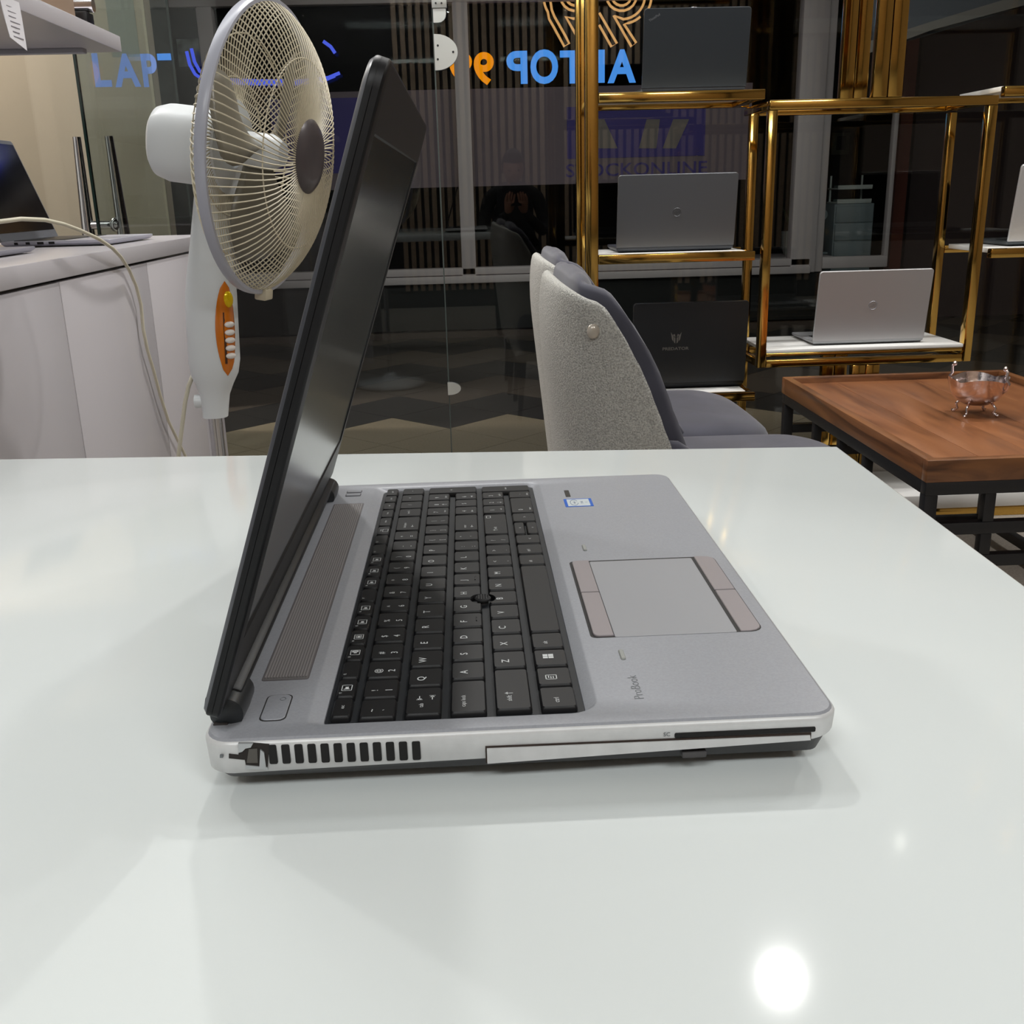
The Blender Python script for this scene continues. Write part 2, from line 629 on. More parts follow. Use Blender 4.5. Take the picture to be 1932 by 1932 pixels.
# ------------------------------------------------------------------ outside: lobby, corridor and the shop opposite
struct('wall_lobby', MB().box(-4.2, -1.385, 4.6, 4.7, 0, CEIL), BEIGE)
struct('trim_1', MB().box(-4.2, -1.385, 4.55, 4.6, 0, 0.1), BEIGE)
fo = struct('floor_corridor', MB().box(-4.2, 6.0, YG+0.02, 10.0, -0.1, -0.012), OUTDARK)
S = 0.53
tiles = {}
n = 0
MB().box(-3.0, 4.3, YG+0.021, YG+0.28, -0.0119, -0.0008).build('border_strip', TILE_B, fo)
for j in range(1, 16):
    yc = 3.2+S/2+(j-1)*S/2+0.01
    row = [TILE_B, TILE_D, TILE_D, TILE_D, TILE_M, TILE_M, TILE_D, TILE_D, TILE_M, TILE_M, TILE_D, TILE_D, TILE_M, TILE_D, TILE_D]
    m = TILE_B if j < 4 else row[(j-2) % 15]
    for i in range(-3, 8):
        xc = -0.127+i*S+(0.5*S if j % 2 else 0)
        if n < 200:
            if m.name not in tiles:
                g = 0.5*S-0.002
                t = MB().prism([(-g, 0), (0, -g), (g, 0), (0, g)], None, -0.012, 0.0).build('tile', m, fo, smooth=False)
                tiles[m.name] = t
            else:
                t = tiles[m.name].copy()
                COL.objects.link(t)
            t.location = (xc, yc, 0)
            n += 1
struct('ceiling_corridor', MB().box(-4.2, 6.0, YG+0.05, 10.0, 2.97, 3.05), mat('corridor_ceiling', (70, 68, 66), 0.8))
struct('wall_opposite', MB().box(-4.2, 6.0, 9.6, 9.7, 0, 3.0), OUTDARK)
struct('wall_corridor', MB().box(-4.3, -4.2, 3.2, 9.7, 0, 3.0), OUTDARK)
struct('wall_end', MB().box(6.0, 6.1, 3.2, 9.7, 0, 3.0), mat('maroon_wall', (66, 36, 34), 0.6))

sf = thing('shopfront', 'dark shop front across the corridor with pale grey window frame', 'shop front', (0.6, 7.0, 0), world=True)
FY = 7.0
MB().box(-4.2, 2.95, FY-0.04, FY+0.03, 2.16, 2.24, 0.006).build('header', MULL, sf)
MB().box(-4.2, 2.95, FY-0.02, FY+0.03, 2.24, 2.95).build('fascia', mat('fascia_dark', (44, 42, 46), 0.6), sf)
MB().box(-1.6, 2.4, FY-0.05, FY+0.05, 0.43, 0.478, 0.005).build('sill_rail', MULL, sf)
MB().box(-1.6, 2.4, FY-0.07, FY+0.05, 0.375, 0.425, 0.005).build('sill', MULL, sf)
for x0, x1 in ((-0.055, 0.045), (2.26, 2.44), (-1.7, -1.6)):
    MB().box(x0, x1, FY-0.05, FY+0.05, 0.38, 2.16, 0.008).build('mullion', MULL, sf)
MB().box(-4.2, -1.701, FY, FY+0.06, 0.0, 2.16).build('side_panel', OUTDARK, sf)
MB().box(1.9, 2.255, FY+0.11, FY+0.55, 0.44, 0.478, 0.003).build('window_ledge', MULL, sf)
MB().box(2.255, 2.62, FY+0.11, FY+0.55, 0.44, 0.478, 0.003).build('window_ledge', MULL, sf)
MB().box(2.44, 2.5, FY-0.02, FY+0.04, 0.38, 2.16, 0.006).build('mullion', MULL, sf)
MB().box(2.94, 2.97, FY-0.02, FY+0.04, 0.47, 1.46, 0.006).build('mullion', MULL, sf)
MB().box(2.5, 2.97, FY-0.02, FY+0.04, 0.40, 0.48, 0.006).build('sill_rail', MULL, sf)
MB().box(2.5, 2.97, FY-0.02, FY+0.04, 1.43, 1.47, 0.006).build('header', MULL, sf)
MB().box(-1.7, 2.95, FY-0.02, FY+0.1, 0.05, 0.375).build('stall_riser', mat('black_panel', (13, 13, 14), 0.55), sf)
MB().box(-1.7, 2.95, FY-0.06, FY-0.02, 0.0, 0.04).build('kick_strip', mat('kick_brown', (74, 62, 56), 0.5), sf)
MB().box(-1.6, 2.26, FY+0.085, FY+0.095, 0.478, 2.16).build('window_pane', glassmat('shop_glass', (0.8, 0.8, 0.8), 0.12), sf)
# printed film sign inside that window
FF = FY+0.07
fs = thing('window_film', 'dim mauve sign film with violet panel reading STOCKONLINE on the shop window opposite', 'sign', (0.9, FF, 1.3), world=True)
MAUVE = mat('mauve_film', (112, 98, 108), 0.6)
VIO = mat('violet_print', (62, 52, 128), 0.6)
a, b = at(560, 352, FF), at(1420, 165, FF)
MB().box(a.x, b.x, FF, FF+0.004, at(966, 350, FF).z, at(966, 166, FF).z).build('film', MAUVE, fs)
for (p0, p1) in (((1070, 300), (1332, 196)), ((520, 330), (678, 184))):
    a, b = at(p0[0], p0[1], FF), at(p1[0], p1[1], FF)
    MB().box(a.x, b.x, FF-0.003, FF, a.z, b.z).build('violet_panel', VIO, fs)
a, b = at(1068, 322, FF), at(1334, 322, FF)
mb = MB()
add_text(mb, 'STOCKONLINE', frame(((a.x+b.x)/2, FF-0.002, a.z), (1, 0, 0), (0, 0, 1), (0, -1, 0)), 0.085, 0.01, 0.001, True, b.x-a.x)
mb.build('lettering', VIO, fs)
for x0, x1, x2, x3 in ((1105, 1140, 1165, 1120), (1220, 1245, 1238, 1205), (1270, 1300, 1275, 1250)):
    pts = [at(x0, 225, FF), at(x1, 225, FF), at(x2, 280, FF), at(x3, 280, FF)]
    MB().prism([(p.x, p.z) for p in pts], frame((0, FF-0.003, 0), (1, 0, 0), (0, 0, 1), (0, -1, 0)), 0, 0.002).build('pale_stroke', mat('film_pale', (120, 112, 110), 0.6), fs)
# things in and beside the opposite window
FYI = 7.5
PALEG = mat('cabinet_grey', (150, 162, 168), 0.5)
cb = thing('drawer_cabinet', 'grey drawer cabinet dimly seen in the shop window opposite behind the brass box', 'cabinet', (2.85, FYI, 0), world=True)
a, b = at(1568, 492, FYI), at(1650, 383, FYI)
MB().box(a.x, b.x, FYI, FYI+0.3, 0.0, b.z, 0.005).build('body', PALEG, cb)
for k in range(3):
    z1 = b.z-0.02-k*0.13
    MB().box(a.x+0.01, b.x-0.01, FYI-0.012, FYI, z1-0.115, z1, 0.003).build('drawer', PALEG, cb)
ZT = b.z
TRAYM = mat('tray_plastic', (214, 220, 218), 0.4)
for k, (lab, z) in enumerate((('lower wire paper tray on the dim grey cabinet', ZT+0.002), ('upper wire paper tray with papers above the dim grey cabinet', ZT+0.102))):
    tr = thing('paper_tray', lab, 'tray', ((a.x+b.x)/2, FYI+0.1, z), group='trays on the cabinet', world=True)
    MB().box(a.x+0.02, b.x-0.02, FYI+0.01, FYI+0.24, z, z+0.012, 0.003).build('base', TRAYM, tr)
    MB().box(a.x+0.02, b.x-0.02, FYI+0.01, FYI+0.016, z+0.012, z+0.03).build('front_lip', TRAYM, tr)
    for xx in (a.x+0.03, b.x-0.03):
        MB().box(xx-0.006, xx+0.006, FYI+0.2, FYI+0.212, z+0.01, z+0.1).build('post', TRAYM, tr)
    MB().box(a.x+0.06, b.x-0.08, FYI+0.03, FYI+0.22, z+0.012, z+0.03, 0.004).build('papers', mat('dim_paper', (120, 140, 134), 0.7), tr)
pfm = thing('picture_frame', 'small dark picture frame on the wall of the shop opposite', 'picture', (3.7, 9.58, 1.3), world=True)
a, b = at(1568, 292, 9.58), at(1604, 250, 9.58)
MB().box(a.x, b.x, 9.57, 9.6, a.z, b.z, 0.004).build('frame', mat('olive_frame', (84, 86, 70), 0.5), pfm)
MB().box(a.x+0.04, b.x-0.04, 9.564, 9.57, a.z+0.04, b.z-0.03).build('picture', mat('dark_picture', (26, 30, 26), 0.6), pfm)
pv = thing('plant_pot', 'pale pot with green leaves in the window opposite by the grey post', 'plant', (2.2, 7.35, 0.4), world=True)
q = at(1492, 496, 7.35)
q.z = 0.478
MB().lathe([(0.055, 0), (0.075, 0.06), (0.08, 0.17), (0.07, 0.17), (0.05, 0.1)], 14, Matrix.Translation((q.x, q.y, q.z))).build('pot', mat('pot_white', (165, 168, 165), 0.5), pv)
LEAFM = mat('dim_leaf', (58, 84, 48), 0.5)
for k in range(9):
    an = k*2.4
    d = Vector((math.cos(an)*0.09, math.sin(an)*0.05, 0.16+0.02*(k % 3)))
    p0 = Vector((q.x, q.y, q.z+0.16))
    s = Vector((-math.sin(an), math.cos(an), 0))*0.018
    MB().grid([[p0-s*0.3, p0+s*0.3], [p0+d*0.5-s, p0+d*0.5+s], [p0+d-s*0.1, p0+d+s*0.1]]).build('leaf', LEAFM, pv)
pf_ = thing('desk_fan', 'tiny white desk fan by the dim cabinet across the corridor', 'fan', (2.7, 7.4, 0.5), world=True)
q = at(1550, 405, 7.4)
MB().lathe([(0.0, 0.02), (0.04, 0.02), (0.045, 0), (0.04, -0.02), (0, -0.02)], 14, frame(tuple(q), (1, 0, 0), (0, 0, 1), (0, -1, 0)), False).build('cage', PALEG, pf_)
MB().cyl((q.x, q.y+0.01, q.z-0.04), (q.x, q.y+0.01, 0.485), 0.012).box(q.x-0.05, q.x+0.05, q.y-0.04, q.y+0.05, 0.478, 0.49).build('stand', PALEG, pf_)
pl = MB().box(*(at(1690, 215, 7.2).x, at(1712, 215, 7.2).x, 7.1, 7.2, 0, 2.95)).build('column', mat('maroon_post', (92, 44, 34), 0.5))
setp(pl, 'reddish brown post beyond the shop front opposite', 'column')
wp_ = MB().box(3.2, 6.0, 7.25, 7.3, 0, 2.95).build('wall_panel', mat('plum_panel', (62, 48, 50), 0.6))
setp(wp_, 'dark plum wall panel beyond the brown post on the right', 'wall panel')
bk = thing('bulkhead', 'slanting grey ceiling bulkhead above the dark corner top right', 'bulkhead', (3.3, 6.0, 2.0), world=True)
pts = [at(1640, 100, 6.2), at(1932, 12, 6.2), at(2000, -10, 6.2), at(2000, -90, 6.2), at(1640, -90, 6.2)]
MB().prism([(p.x, p.z) for p in pts], frame((0, 6.2, 0), (1, 0, 0), (0, 0, 1), (0, -1, 0)), 0, 0.05).build('panel', mat('bulkhead_grey', (92, 98, 108), 0.6), bk)
pts = [at(1640, 78, 6.1), at(1760, 40, 6.1), at(1932, -12, 6.1), at(1932, 10, 6.1), at(1760, 56, 6.1), at(1640, 100, 6.1)]
MB().prism([(p.x, p.z) for p in reversed(pts)], frame((0, 6.14, 0), (1, 0, 0), (0, 0, 1), (0, -1, 0)), 0, 0.05).build('edge_trim', mat('bulkhead_edge', (136, 132, 128), 0.6), bk)

# ------------------------------------------------------------------ the white table
DZ = 0.776          # laptop deck level
FRt, FLt, NLt, NRt = (0.300, 0.521), (-0.72, 0.606), (-0.75, -0.62), (0.266, -0.62)
tb = thing('table', 'large glossy white table the open laptop stands on', 'table', (-0.2, 0.0, 0), world=True)


def inset_poly(P, d):
    out = []
    n = len(P)
    for i in range(n):
        p0, p1, p2 = Vector(P[i-1]), Vector(P[i]), Vector(P[(i+1) % n])
        e1 = (p1-p0).normalized()
        e2 = (p2-p1).normalized()
        n1 = Vector((-e1.y, e1.x))
        n2 = Vector((-e2.y, e2.x))
        k = 1+n1.dot(n2)
        m = (n1+n2)/max(k, 0.3)
        out.append(tuple(p1+m*d))
    return out


def loft(mb, P, prof, M=None, cap0=True, cap1=True):
    """P ccw outline, prof list of (inset, z)"""
    loops = []
    for d, z in prof:
        Q = inset_poly(P, d) if d else P
        l = [Vector((x, y, z)) for x, y in Q]
        if M is not None:
            l = [M @ v for v in l]
        loops.append(l)
    return mb.rings(loops, True, cap0, cap1)


PT = [NLt, NRt, FRt, FLt]
mb = MB()
loft(mb, PT, [(0.001, 0.712), (0.0, 0.713), (0.0, 0.748), (0.0006, 0.7495), (0.002, 0.75)])
mb.build('table_top', WHITE_GLOSS, tb, angle=60)
for lx, ly in ((-0.66, -0.5), (0.2, -0.5), (-0.64, 0.5), (0.22, 0.42)):
    MB().box(lx-0.03, lx+0.03, ly-0.03, ly+0.03, 0, 0.712, 0.003).build('leg', WHITE_PANEL, tb)

# ------------------------------------------------------------------ the open laptop
lp = thing('laptop', 'big open grey laptop with black keyboard on the white table, rear corner casing broken', 'laptop', (-0.015, 0.172, 0.75), world=True)
DECK = mat('deck_grey', (149, 151, 157), 0.40, 0.15, 0.4, noise=(900, 0.05, 2))
SIDE = mat('side_silver', (206, 206, 206), 0.4, 0.15, noise=(120, 0.06))
UNDER = mat('chassis_dark', (58, 57, 58), 0.5)
BLK = mat('black_plastic', (20, 20, 22), 0.4)
SLOT = mat('slot_black', (9, 7, 7), 0.7)
KEYM = mat('key_black', (19, 19, 21), 0.45, 0, 0.3)
BEDM = mat('keyboard_bed', (27, 30, 34), 0.55, 0, 0.3)
LEG = mat('legend_white', (205, 208, 208), 0.6)
LEGG = mat('legend_grey', (104, 108, 110), 0.6)
X0, X1, Y0, Y1 = -0.143, 0.1122, -0.0115, 0.3575
OUT = rrect(X0, X1, Y0, Y1, (0.012, 0.0115, 0.0115, 0.012), 6)
mb = MB()
loft(mb, OUT, [(0.0012, DZ-0.0148), (0.0005, DZ-0.0142), (0.0, DZ-0.0035), (0.0, DZ-0.0022), (0.0006, DZ-0.0012), (0.0012, DZ-0.0008)], None, True, False)
def wedge(mb):
    for v in mb.bm.verts:
        t = max(0.0, min(1.0, (v.co.x+0.03)/0.135))
        u = max(0.0, min(1.0, (v.co.x-0.098)/0.014))
        k = 1-0.27*t*t*(3-2*t)-0.22*u
        if v.co.z < DZ-0.004:
            v.co.z = DZ-0.0035+(v.co.z-DZ+0.0035)*(k if v.co.z > DZ-0.0155 else 1)


wedge(mb)
mb.build('side_band', SIDE, lp, angle=50)
mb = MB()
loft(mb, OUT, [(0.03, 0.7535), (0.018, 0.7538), (0.006, 0.7568), (0.0022, DZ-0.0150), (0.0016, DZ-0.0146)], None, True, False)
wedge(mb)
mb.build('chassis', UNDER, lp, angle=50)
for x, y in ((-0.11, 0.03), (0.085, 0.03), (-0.11, 0.315), (0.085, 0.315)):
    MB().box(x-0.012, x+0.012, y-0.006, y+0.006, 0.75, 0.7545, 0.001).build('foot', BLK, lp)
# deck with a sunken keyboard well
OUT6 = rrect(X0, X1, Y0, Y1, (0.012, 0.0115, 0.0115, 0.012), 6)
DKO = inset_poly(OUT6, 0.0012)
BV = rrect(-0.1035, 0.0165, -0.0015, 0.3465, (0.005, 0.012, 0.012, 0.005), 6)
KB = rrect(-0.0962, 0.0103, 0.0006, 0.3420, (0.005, 0.005, 0.005, 0.005), 6)
mb = MB()
mb.rings([[Vector((x, y, DZ-0.0008)) for x, y in DKO], [Vector((x, y, DZ)) for x, y in inset_poly(OUT6, 0.0022)], [Vector((x, y, DZ)) for x, y in BV],
          [Vector((x, y, DZ-0.0004)) for x, y in inset_poly(BV, 0.0012)], [Vector((x, y, DZ-0.0024)) for x, y in inset_poly(KB, -0.0004)], [Vector((x, y, DZ-0.0034)) for x, y in KB]], True, False, False)
mb.build('deck', DECK, lp, angle=25)
MB().prism(KB, None, DZ-0.0050, DZ-0.0026).build('keyboard_bed', BEDM, lp)

KP = 0.0187


def legend(mb, s, u, v, size, off=0.0):
    """text read from the front edge of the laptop; u to the reader's right, v away, key-local metres"""
    add_text(mb, s, frame((-v, u, 0.00012), (0, 1, 0), (-1, 0, 0), (0, 0, 1)), size, off)


def lbox(mb, u0, u1, v0, v1, z=0.0001):
    mb.face(mb.verts([(-v0, u0, z), (-v0, u1, z), (-v1, u1, z), (-v1, u0, z)]))


def lring(mb, u0, u1, v0, v1, w=0.0004):
    lbox(mb, u0, u1, v0, v0+w)
    lbox(mb, u0, u1, v1-w, v1)
    lbox(mb, u0, u0+w, v0, v1)
    lbox(mb, u1-w, u1, v0, v1)


def larrow(mb, u, v, L, a):
    """thin arrow pointing along angle a in reader space"""
    c, s_ = math.cos(a), math.sin(a)

    def P(x, y):
        return (-(v+x*s_+y*c), u+x*c-y*s_, 0.0001)
    w = 0.0002
    mb.face(mb.verts([P(-L/2, -w), P(L/2, -w), P(L/2, w), P(-L/2, w)]))
    mb.face(mb.verts([P(L/2-0.0012, -0.0011), P(L/2+0.0002, 0), P(L/2-0.0012, 0.0011)]))


STX, STU = -0.0293, 0.1252
KMESH = {}


def key_poly(hx, hu, cut=None, cx=0, cu=0):
    """outline in local x,y (x towards the front edge, y to the right)"""
    P = rrect(-hx, hx, -hu, hu, 0.0011, 2)
    if cut is None:
        return P
    R = cut
    dx, du = STX-cx, STU-cu
    Q = []
    # densify, then push points inside the circle onto it
    n = len(P)
    for i in range(n):
        a, b = Vector(P[i]), Vector(P[(i+1) % n])
        m = max(1, int((b-a).length/0.0007))
        for k in range(m):
            q = a+(b-a)*k/m
            d = Vector((q.x-dx, q.y-du))
            if d.length < R:
                q = Vector((dx, du))+d.normalized()*R if d.length > 1e-6 else q
                q.x = max(-hx, min(hx, q.x))
                q.y = max(-hu, min(hu, q.y))
            Q.append((q.x, q.y))
    return Q


def add_key(row_x, u0, u1, legends, hx=0.0071, cut=None, gap=0.10, rnd=None):
    cx, cu = row_x, (u0+u1)/2*KP
    hu = (u1-u0)*KP/2
    keyid = (round(hx, 5), round(hu, 5)) if cut is None else None
    if keyid in KMESH:
        o = bpy.data.objects.new('key', KMESH[keyid])
        COL.objects.link(o)
        o.parent = lp
    else:
        P = key_poly(hx, hu, cut, cx, cu)
        cxm = 1.0

        def sc(d):
            return [(x*(1-d/hx), y*(1-d/hu)) for x, y in P]
        loops = [[Vector((x, y, z)) for x, y in sc(d)] for d, z in ((-0.0004, -0.0031), (-0.0004, -0.0012), (0.0, -0.0004), (0.0003, 0.0))]
        mb = MB()
        mb.rings(loops)
        bmesh.ops.recalc_face_normals(mb.bm, faces=mb.bm.faces)
        me = bpy.data.meshes.new('key')
        mb.bm.to_mesh(me)
        mb.bm.free()
        me.shade_smooth()
        me.set_sharp_from_angle(angle=math.radians(40))
        me.materials.append(KEYM)
        o = bpy.data.objects.new('key', me)
        COL.objects.link(o)
        o.parent = lp
        if keyid:
            KMESH[keyid] = me
    o.location = (cx-ORG[lp].x, cu-ORG[lp].y, DZ+0.0003-0.75)
    if legends:
        mb = MB()
        for L in legends:
            if L[0] == 'ring':
                lring(mb, *L[1:])
            elif L[0] == 'box':
                lbox(mb, *L[1:])
            elif L[0] == 'arrow':
                larrow(mb, *L[1:])
            else:
                legend(mb, *L)
        me = bpy.data.meshes.new('legend')
        mb.bm.to_mesh(me)
        mb.bm.free()
        me.materials.append(LEG)
        lo = bpy.data.objects.new('legend', me)
        COL.objects.link(lo)
        lo.parent = o
    return o


G = 0.08  # half gap in key units


def std(row, c, ch, **k):
    return add_key(-KP*row, c-0.5+G, c+0.5-G, [(ch, -0.0022, 0.0019, 0.0034, 0.008)], **k)


for i, ch in enumerate('QWERTYUIOP'):
    std(3, 2+i, ch)
for i, ch in enumerate('ASDFGHJKL'):
    o = std(2, 2.25+i, ch, cut=0.0066 if ch in 'GH' else None)
    if ch in 'FJ':
        mb = MB()
        mb.box(0.0042, 0.0047, -0.0022, 0.0022, 0, 0.0005, 0.0001, Matrix.Translation(ORG[lp]))
        mb.build('bump', KEYM, o)
for i, ch in enumerate('ZXCVBNM'):
    std(1, 2.75+i, ch, cut=0.0066 if ch == 'B' else None)
for i, (a, b) in enumerate(zip('~!@#$%^&*()_+', '`1234567890-=')):
    c = 0.5+i
    L = [(a, -0.0022, 0.0026, 0.0029), (b, -0.0022, -0.0034, 0.0031, 0.006)]
    if i == 0:
        add_key(-KP*4, 0.15, 0.95, L)
    else:
        add_key(-KP*4, c-0.5+G, c+0.5-G, L)
for c, r, a, b in ((12, 3, '{', '['), (13, 3, '}', ']'), (11.25, 2, ':', ';'), (12.25, 2, '"', "'"), (9.75, 1, '<', ','), (10.75, 1, '>', '.'), (11.75, 1, '?', '/')):
    add_key(-KP*r, c-0.5+G, c+0.5-G, [(a, -0.0022, 0.0026, 0.0028), (b, -0.0022, -0.0036, 0.0028)])
add_key(-KP*3, 13.5+G, 14.5, [('|', -0.0022, 0.0026, 0.0028), ('\\', -0.0022, -0.0036, 0.0028)])
add_key(-KP*4, 13.0+G, 14.5, [('backspace', -0.004, 0.002, 0.0017), ('arrow', -0.006, -0.003, 0.004, PI)])
add_key(-KP*3, 0.2, 1.5-G, [('tab', -0.0045, 0.001, 0.0019), ('arrow', 0.002, 0.0018, 0.0034, PI), ('box', 0.0003, 0.0006, 0.0005, 0.0031), ('arrow', 0.002, -0.0036, 0.0034, 0), ('box', 0.0038, 0.0041, -0.0049, -0.0023)])
add_key(-KP*2, 0.2, 1.75-G, [('caps lock', -0.0045, 0.0022, 0.0019)])
add_key(-KP*2, 12.75+G, 14.5, [('enter', -0.0085, 0.001, 0.0017), ('arrow', -0.0085, -0.0035, 0.004, PI)])
add_key(-KP*1, 0.25, 2.25-G, [('shift', -0.009, 0.0016, 0.0021), ('arrow', -0.0045, 0.0016, 0.0034, PI/2)])
add_key(-KP*1, 12.25+G, 14.45, [('shift', -0.009, 0.0005, 0.0019), ('arrow', -0.013, 0.0005, 0.003, PI/2), ('ring', 0.012, 0.0165, 0.0028, 0.0058)])
add_key(0, 0.25, 1.25-G, [('ctrl', -0.003, 0.0008, 0.0022)], rnd=1)
add_key(0, 1.25+G, 2.25-G, [('ring', -0.0035, 0.0008, -0.0012, 0.0038), ('box', -0.0025, -0.0006, 0.0002, 0.0006), ('box', -0.0025, -0.0006, 0.0012, 0.0016), ('box', -0.002, 0, 0.0022, 0.0026)])
WL = []
add_key(0, 2.25+G, 3.25-G, [('box', -0.0012, 0.0006, -0.0014, 0.0009), ('box', 0.0009, 0.0031, -0.0014, 0.0009), ('box', -0.0012, 0.0006, 0.0012, 0.0034), ('box', 0.0009, 0.0031, 0.0012, 0.0034)])
add_key(0, 3.25+G, 4.25-G, [('alt', -0.0028, 0.0012, 0.0021)])
add_key(0, 4.25+G, 9.22-G, None)
add_key(0, 9.22+G, 10.2-G, [('alt', -0.003, 0.001, 0.002)])
add_key(0, 10.2+G, 11.2-G, [('ctrl', -0.003, 0.001, 0.002)])
add_key(0, 11.2+G, 12.15-G, [('<', 0, -0.0012, 0.0024)])
add_key(-0.0040, 12.15+G, 13.5-G, [('^', 0, -0.0008, 0.0024)], hx=0.0031)
add_key(0.0040, 12.15+G, 13.5-G, [('v', 0, 0.0, 0.0020)], hx=0.0031)
add_key(0, 13.5+G, 14.45, [('>', 0, -0.0004, 0.0024)])
# numeric pad
NC = (14.62, 15.55, 16.45, 17.32)
for i, s in enumerate(('num lk', '/', '*')):
    add_key(-KP*4, NC[i]+0.03, NC[i+1]-0.07, [(s, 0, 0.001, 0.0017 if i == 0 else 0.0028)])
add_key(-KP*4, 17.38, 18.14, [('-', 0, 0.001, 0.0028)])
for r, row in ((3, (('7', 'home'), ('8', None), ('9', 'pg up'))), (2, (('4', None), ('5', ''), ('6', None))), (1, (('1', 'end'), ('2', None), ('3', 'pg dn')))):
    for i, (a, b) in enumerate(row):
        L = [(a, -0.002, 0.0014, 0.0030)]
        if b:
            L.append((b, -0.0005, -0.0044, 0.0014))
        elif b is None:
            L.append(('arrow', -0.002, -0.004, 0.0034, {'8': PI/2, '4': PI, '6': 0, '2': -PI/2}[a]))
        add_key(-KP*r, NC[i]+0.03, NC[i+1]-0.07, L)
add_key(-KP*2.5, 17.38, 18.12, [('+', 0, 0.001, 0.0028)], hx=0.0071+KP/2)
add_key(-KP*0.5, 17.34, 18.04, [('enter', 0, 0.0, 0.0016)], hx=0.0071+KP/2)
add_key(0, 14.58, 16.36, [('0', -0.011, 0.0012, 0.0030), ('insert', -0.009, -0.005, 0.0015)])
add_key(0, 16.45, 17.2, [('.', 0, 0.001, 0.003), ('delete', 0, -0.005, 0.0014)])
# function row
FB = (0.2, 1.13, 2.08, 3.04, 3.97, 4.92, 5.88, 6.84, 7.82, 8.78, 9.75, 10.75, 11.73, 12.67, 13.6, 14.58, 15.52, 16.42, 17.3, 18.24)
FN = ['esc', 'f1', 'f2', 'f3', 'f4', 'f5', 'f6', 'f7', 'f8', 'f9', 'f10', 'f11', 'f12', 'insert', 'delete', 'home', 'end', 'pg up', 'pg dn']
for i, s in enumerate(FN):
    u0, u1 = FB[i]+0.05, FB[i+1]-0.07
    if s[0] == 'f' and s[1:].isdigit():
        L = [(s, -0.0050, 0.0022, 0.0012)]
        if s in ('f1', 'f3', 'f4', 'f5', 'f6', 'f8', 'f9', 'f10'):
            L.append(('ring', -0.0030, 0.0024, -0.0024, 0.0021, 0.00035))
            L.append(('box', -0.0012, 0.0006, -0.0009, 0.0005))
            if s == 'f3':
                L.append(('box', 0.0, 0.0016, -0.0016, 0.0014))
            elif s == 'f4':
                L.append(('ring', -0.0018, 0.0013, -0.0015, 0.0012, 0.0003))
            else:
                L.append(('box', -0.0017, -0.0012, -0.0014, 0.0012))
    else:
        L = [(s, 0, 0.0, 0.0016 if s == 'esc' else 0.0013)]
        if s == 'insert':
            L = [(s, 0, 0.0018, 0.0012), ('ring', -0.003, 0.0022, -0.003, 0.0006, 0.0003)]
    add_key(-0.0897, u0, u1, L, hx=0.0037)
# pointing stick
mb = MB()
mb.lathe([(0.0, 0.0014), (0.0034, 0.0013), (0.0042, 0.0006), (0.0042, -0.0003), (0.003, -0.0006), (0.003, -0.003)], 20, Matrix.Translation((STX, STU, DZ)))
ps = mb.build('pointing_stick', mat('stick_rubber', (30, 30, 31), 0.7), lp)
mb = MB()
for k in range(5):
    for l in range(5):
        if abs(k-2)+abs(l-2) < 4:
            mb.ico((STX+(k-2)*0.0013, STU+(l-2)*0.0013, DZ+0.0014), 0.0004, 1)
mb.build('grip_dots', mat('stick_rubber', (30, 30, 31), 0.7), ps, kind='stuff')

# pad and buttons
DARKGAP = mat('gap_dark', (22, 19, 18), 0.7)
BTN = mat('button_taupe', (146, 139, 141), 0.42, 0.25)
PADM = mat('pad_grey', (146, 147, 151), 0.5, 0.1)


def plate(name, poly, z0, z1, m, parent=lp, bev=0.0003):
    mb = MB()
    loft(mb, poly, [(0, DZ+z0), (0, DZ+z1-bev), (bev, DZ+z1)])
    return mb.build(name, m, parent, angle=30)


pg = plate('pad_recess', rrect(0.0208, 0.1036, 0.0706, 0.1758, (0.003, 0.006, 0.006, 0.003), 4), -0.001, 0.00008, DARKGAP, bev=0.00001)
plate('touchpad', rrect(0.0323, 0.0906, 0.0704, 0.1738, 0.001, 2), 0.0, 0.00025, PADM, bev=0.0001)
plate('pad_button', rrect(0.0222, 0.0319, 0.1272, 0.1750, (0.0005, 0.0005, 0.0005, 0.003), 3), 0.0, 0.0009, BTN)
plate('pad_button', rrect(0.0222, 0.0319, 0.0715, 0.1262, (0.003, 0.0005, 0.0005, 0.0005), 3), 0.0, 0.0009, BTN)
plate('pad_button', rrect(0.0924, 0.1032, 0.1240, 0.1754, (0.0005, 0.0005, 0.006, 0.0005), 3), 0.0, 0.0006, BTN)
plate('pad_button', rrect(0.0924, 0.1032, 0.0710, 0.1230, (0.0005, 0.006, 0.0005, 0.0005), 3), 0.0, 0.0006, BTN)
for (x0, x1, y0, y1) in ((0.0311, 0.0334, 0.193, 0.203), (0.0315, 0.0338, 0.046, 0.056)):
    g = plate('rubber_stud', rrect(x0, x1, y0, y1, 0.001, 3), 0, 0.0008, mat('stud_grey', (150, 152, 148), 0.6), bev=0.0004)
# speaker grille
plate('grille_frame', rrect(-0.1283, -0.1075, 0.040, 0.308, 0.0015, 3), -0.001, 0.00012, mat('grille_rim', (110, 106, 108), 0.4, 0.3), bev=0.00004)
gp = plate('speaker_grille', rrect(-0.1277, -0.1081, 0.0408, 0.3072, 0.001, 3), -0.001, 0.00018, mat('grille_dark', (112, 109, 109), 0.5, 0.2), bev=0.00003)
mb = MB()
for i in range(15):
    x = -0.1268+i*0.00128
    mb.box(x-0.0003, x+0.0003, 0.0425, 0.3055, DZ, DZ+0.0006)
mb.build('grille_ridges', mat('grille_ridge', (150, 146, 145), 0.45, 0.2), gp, kind='stuff')
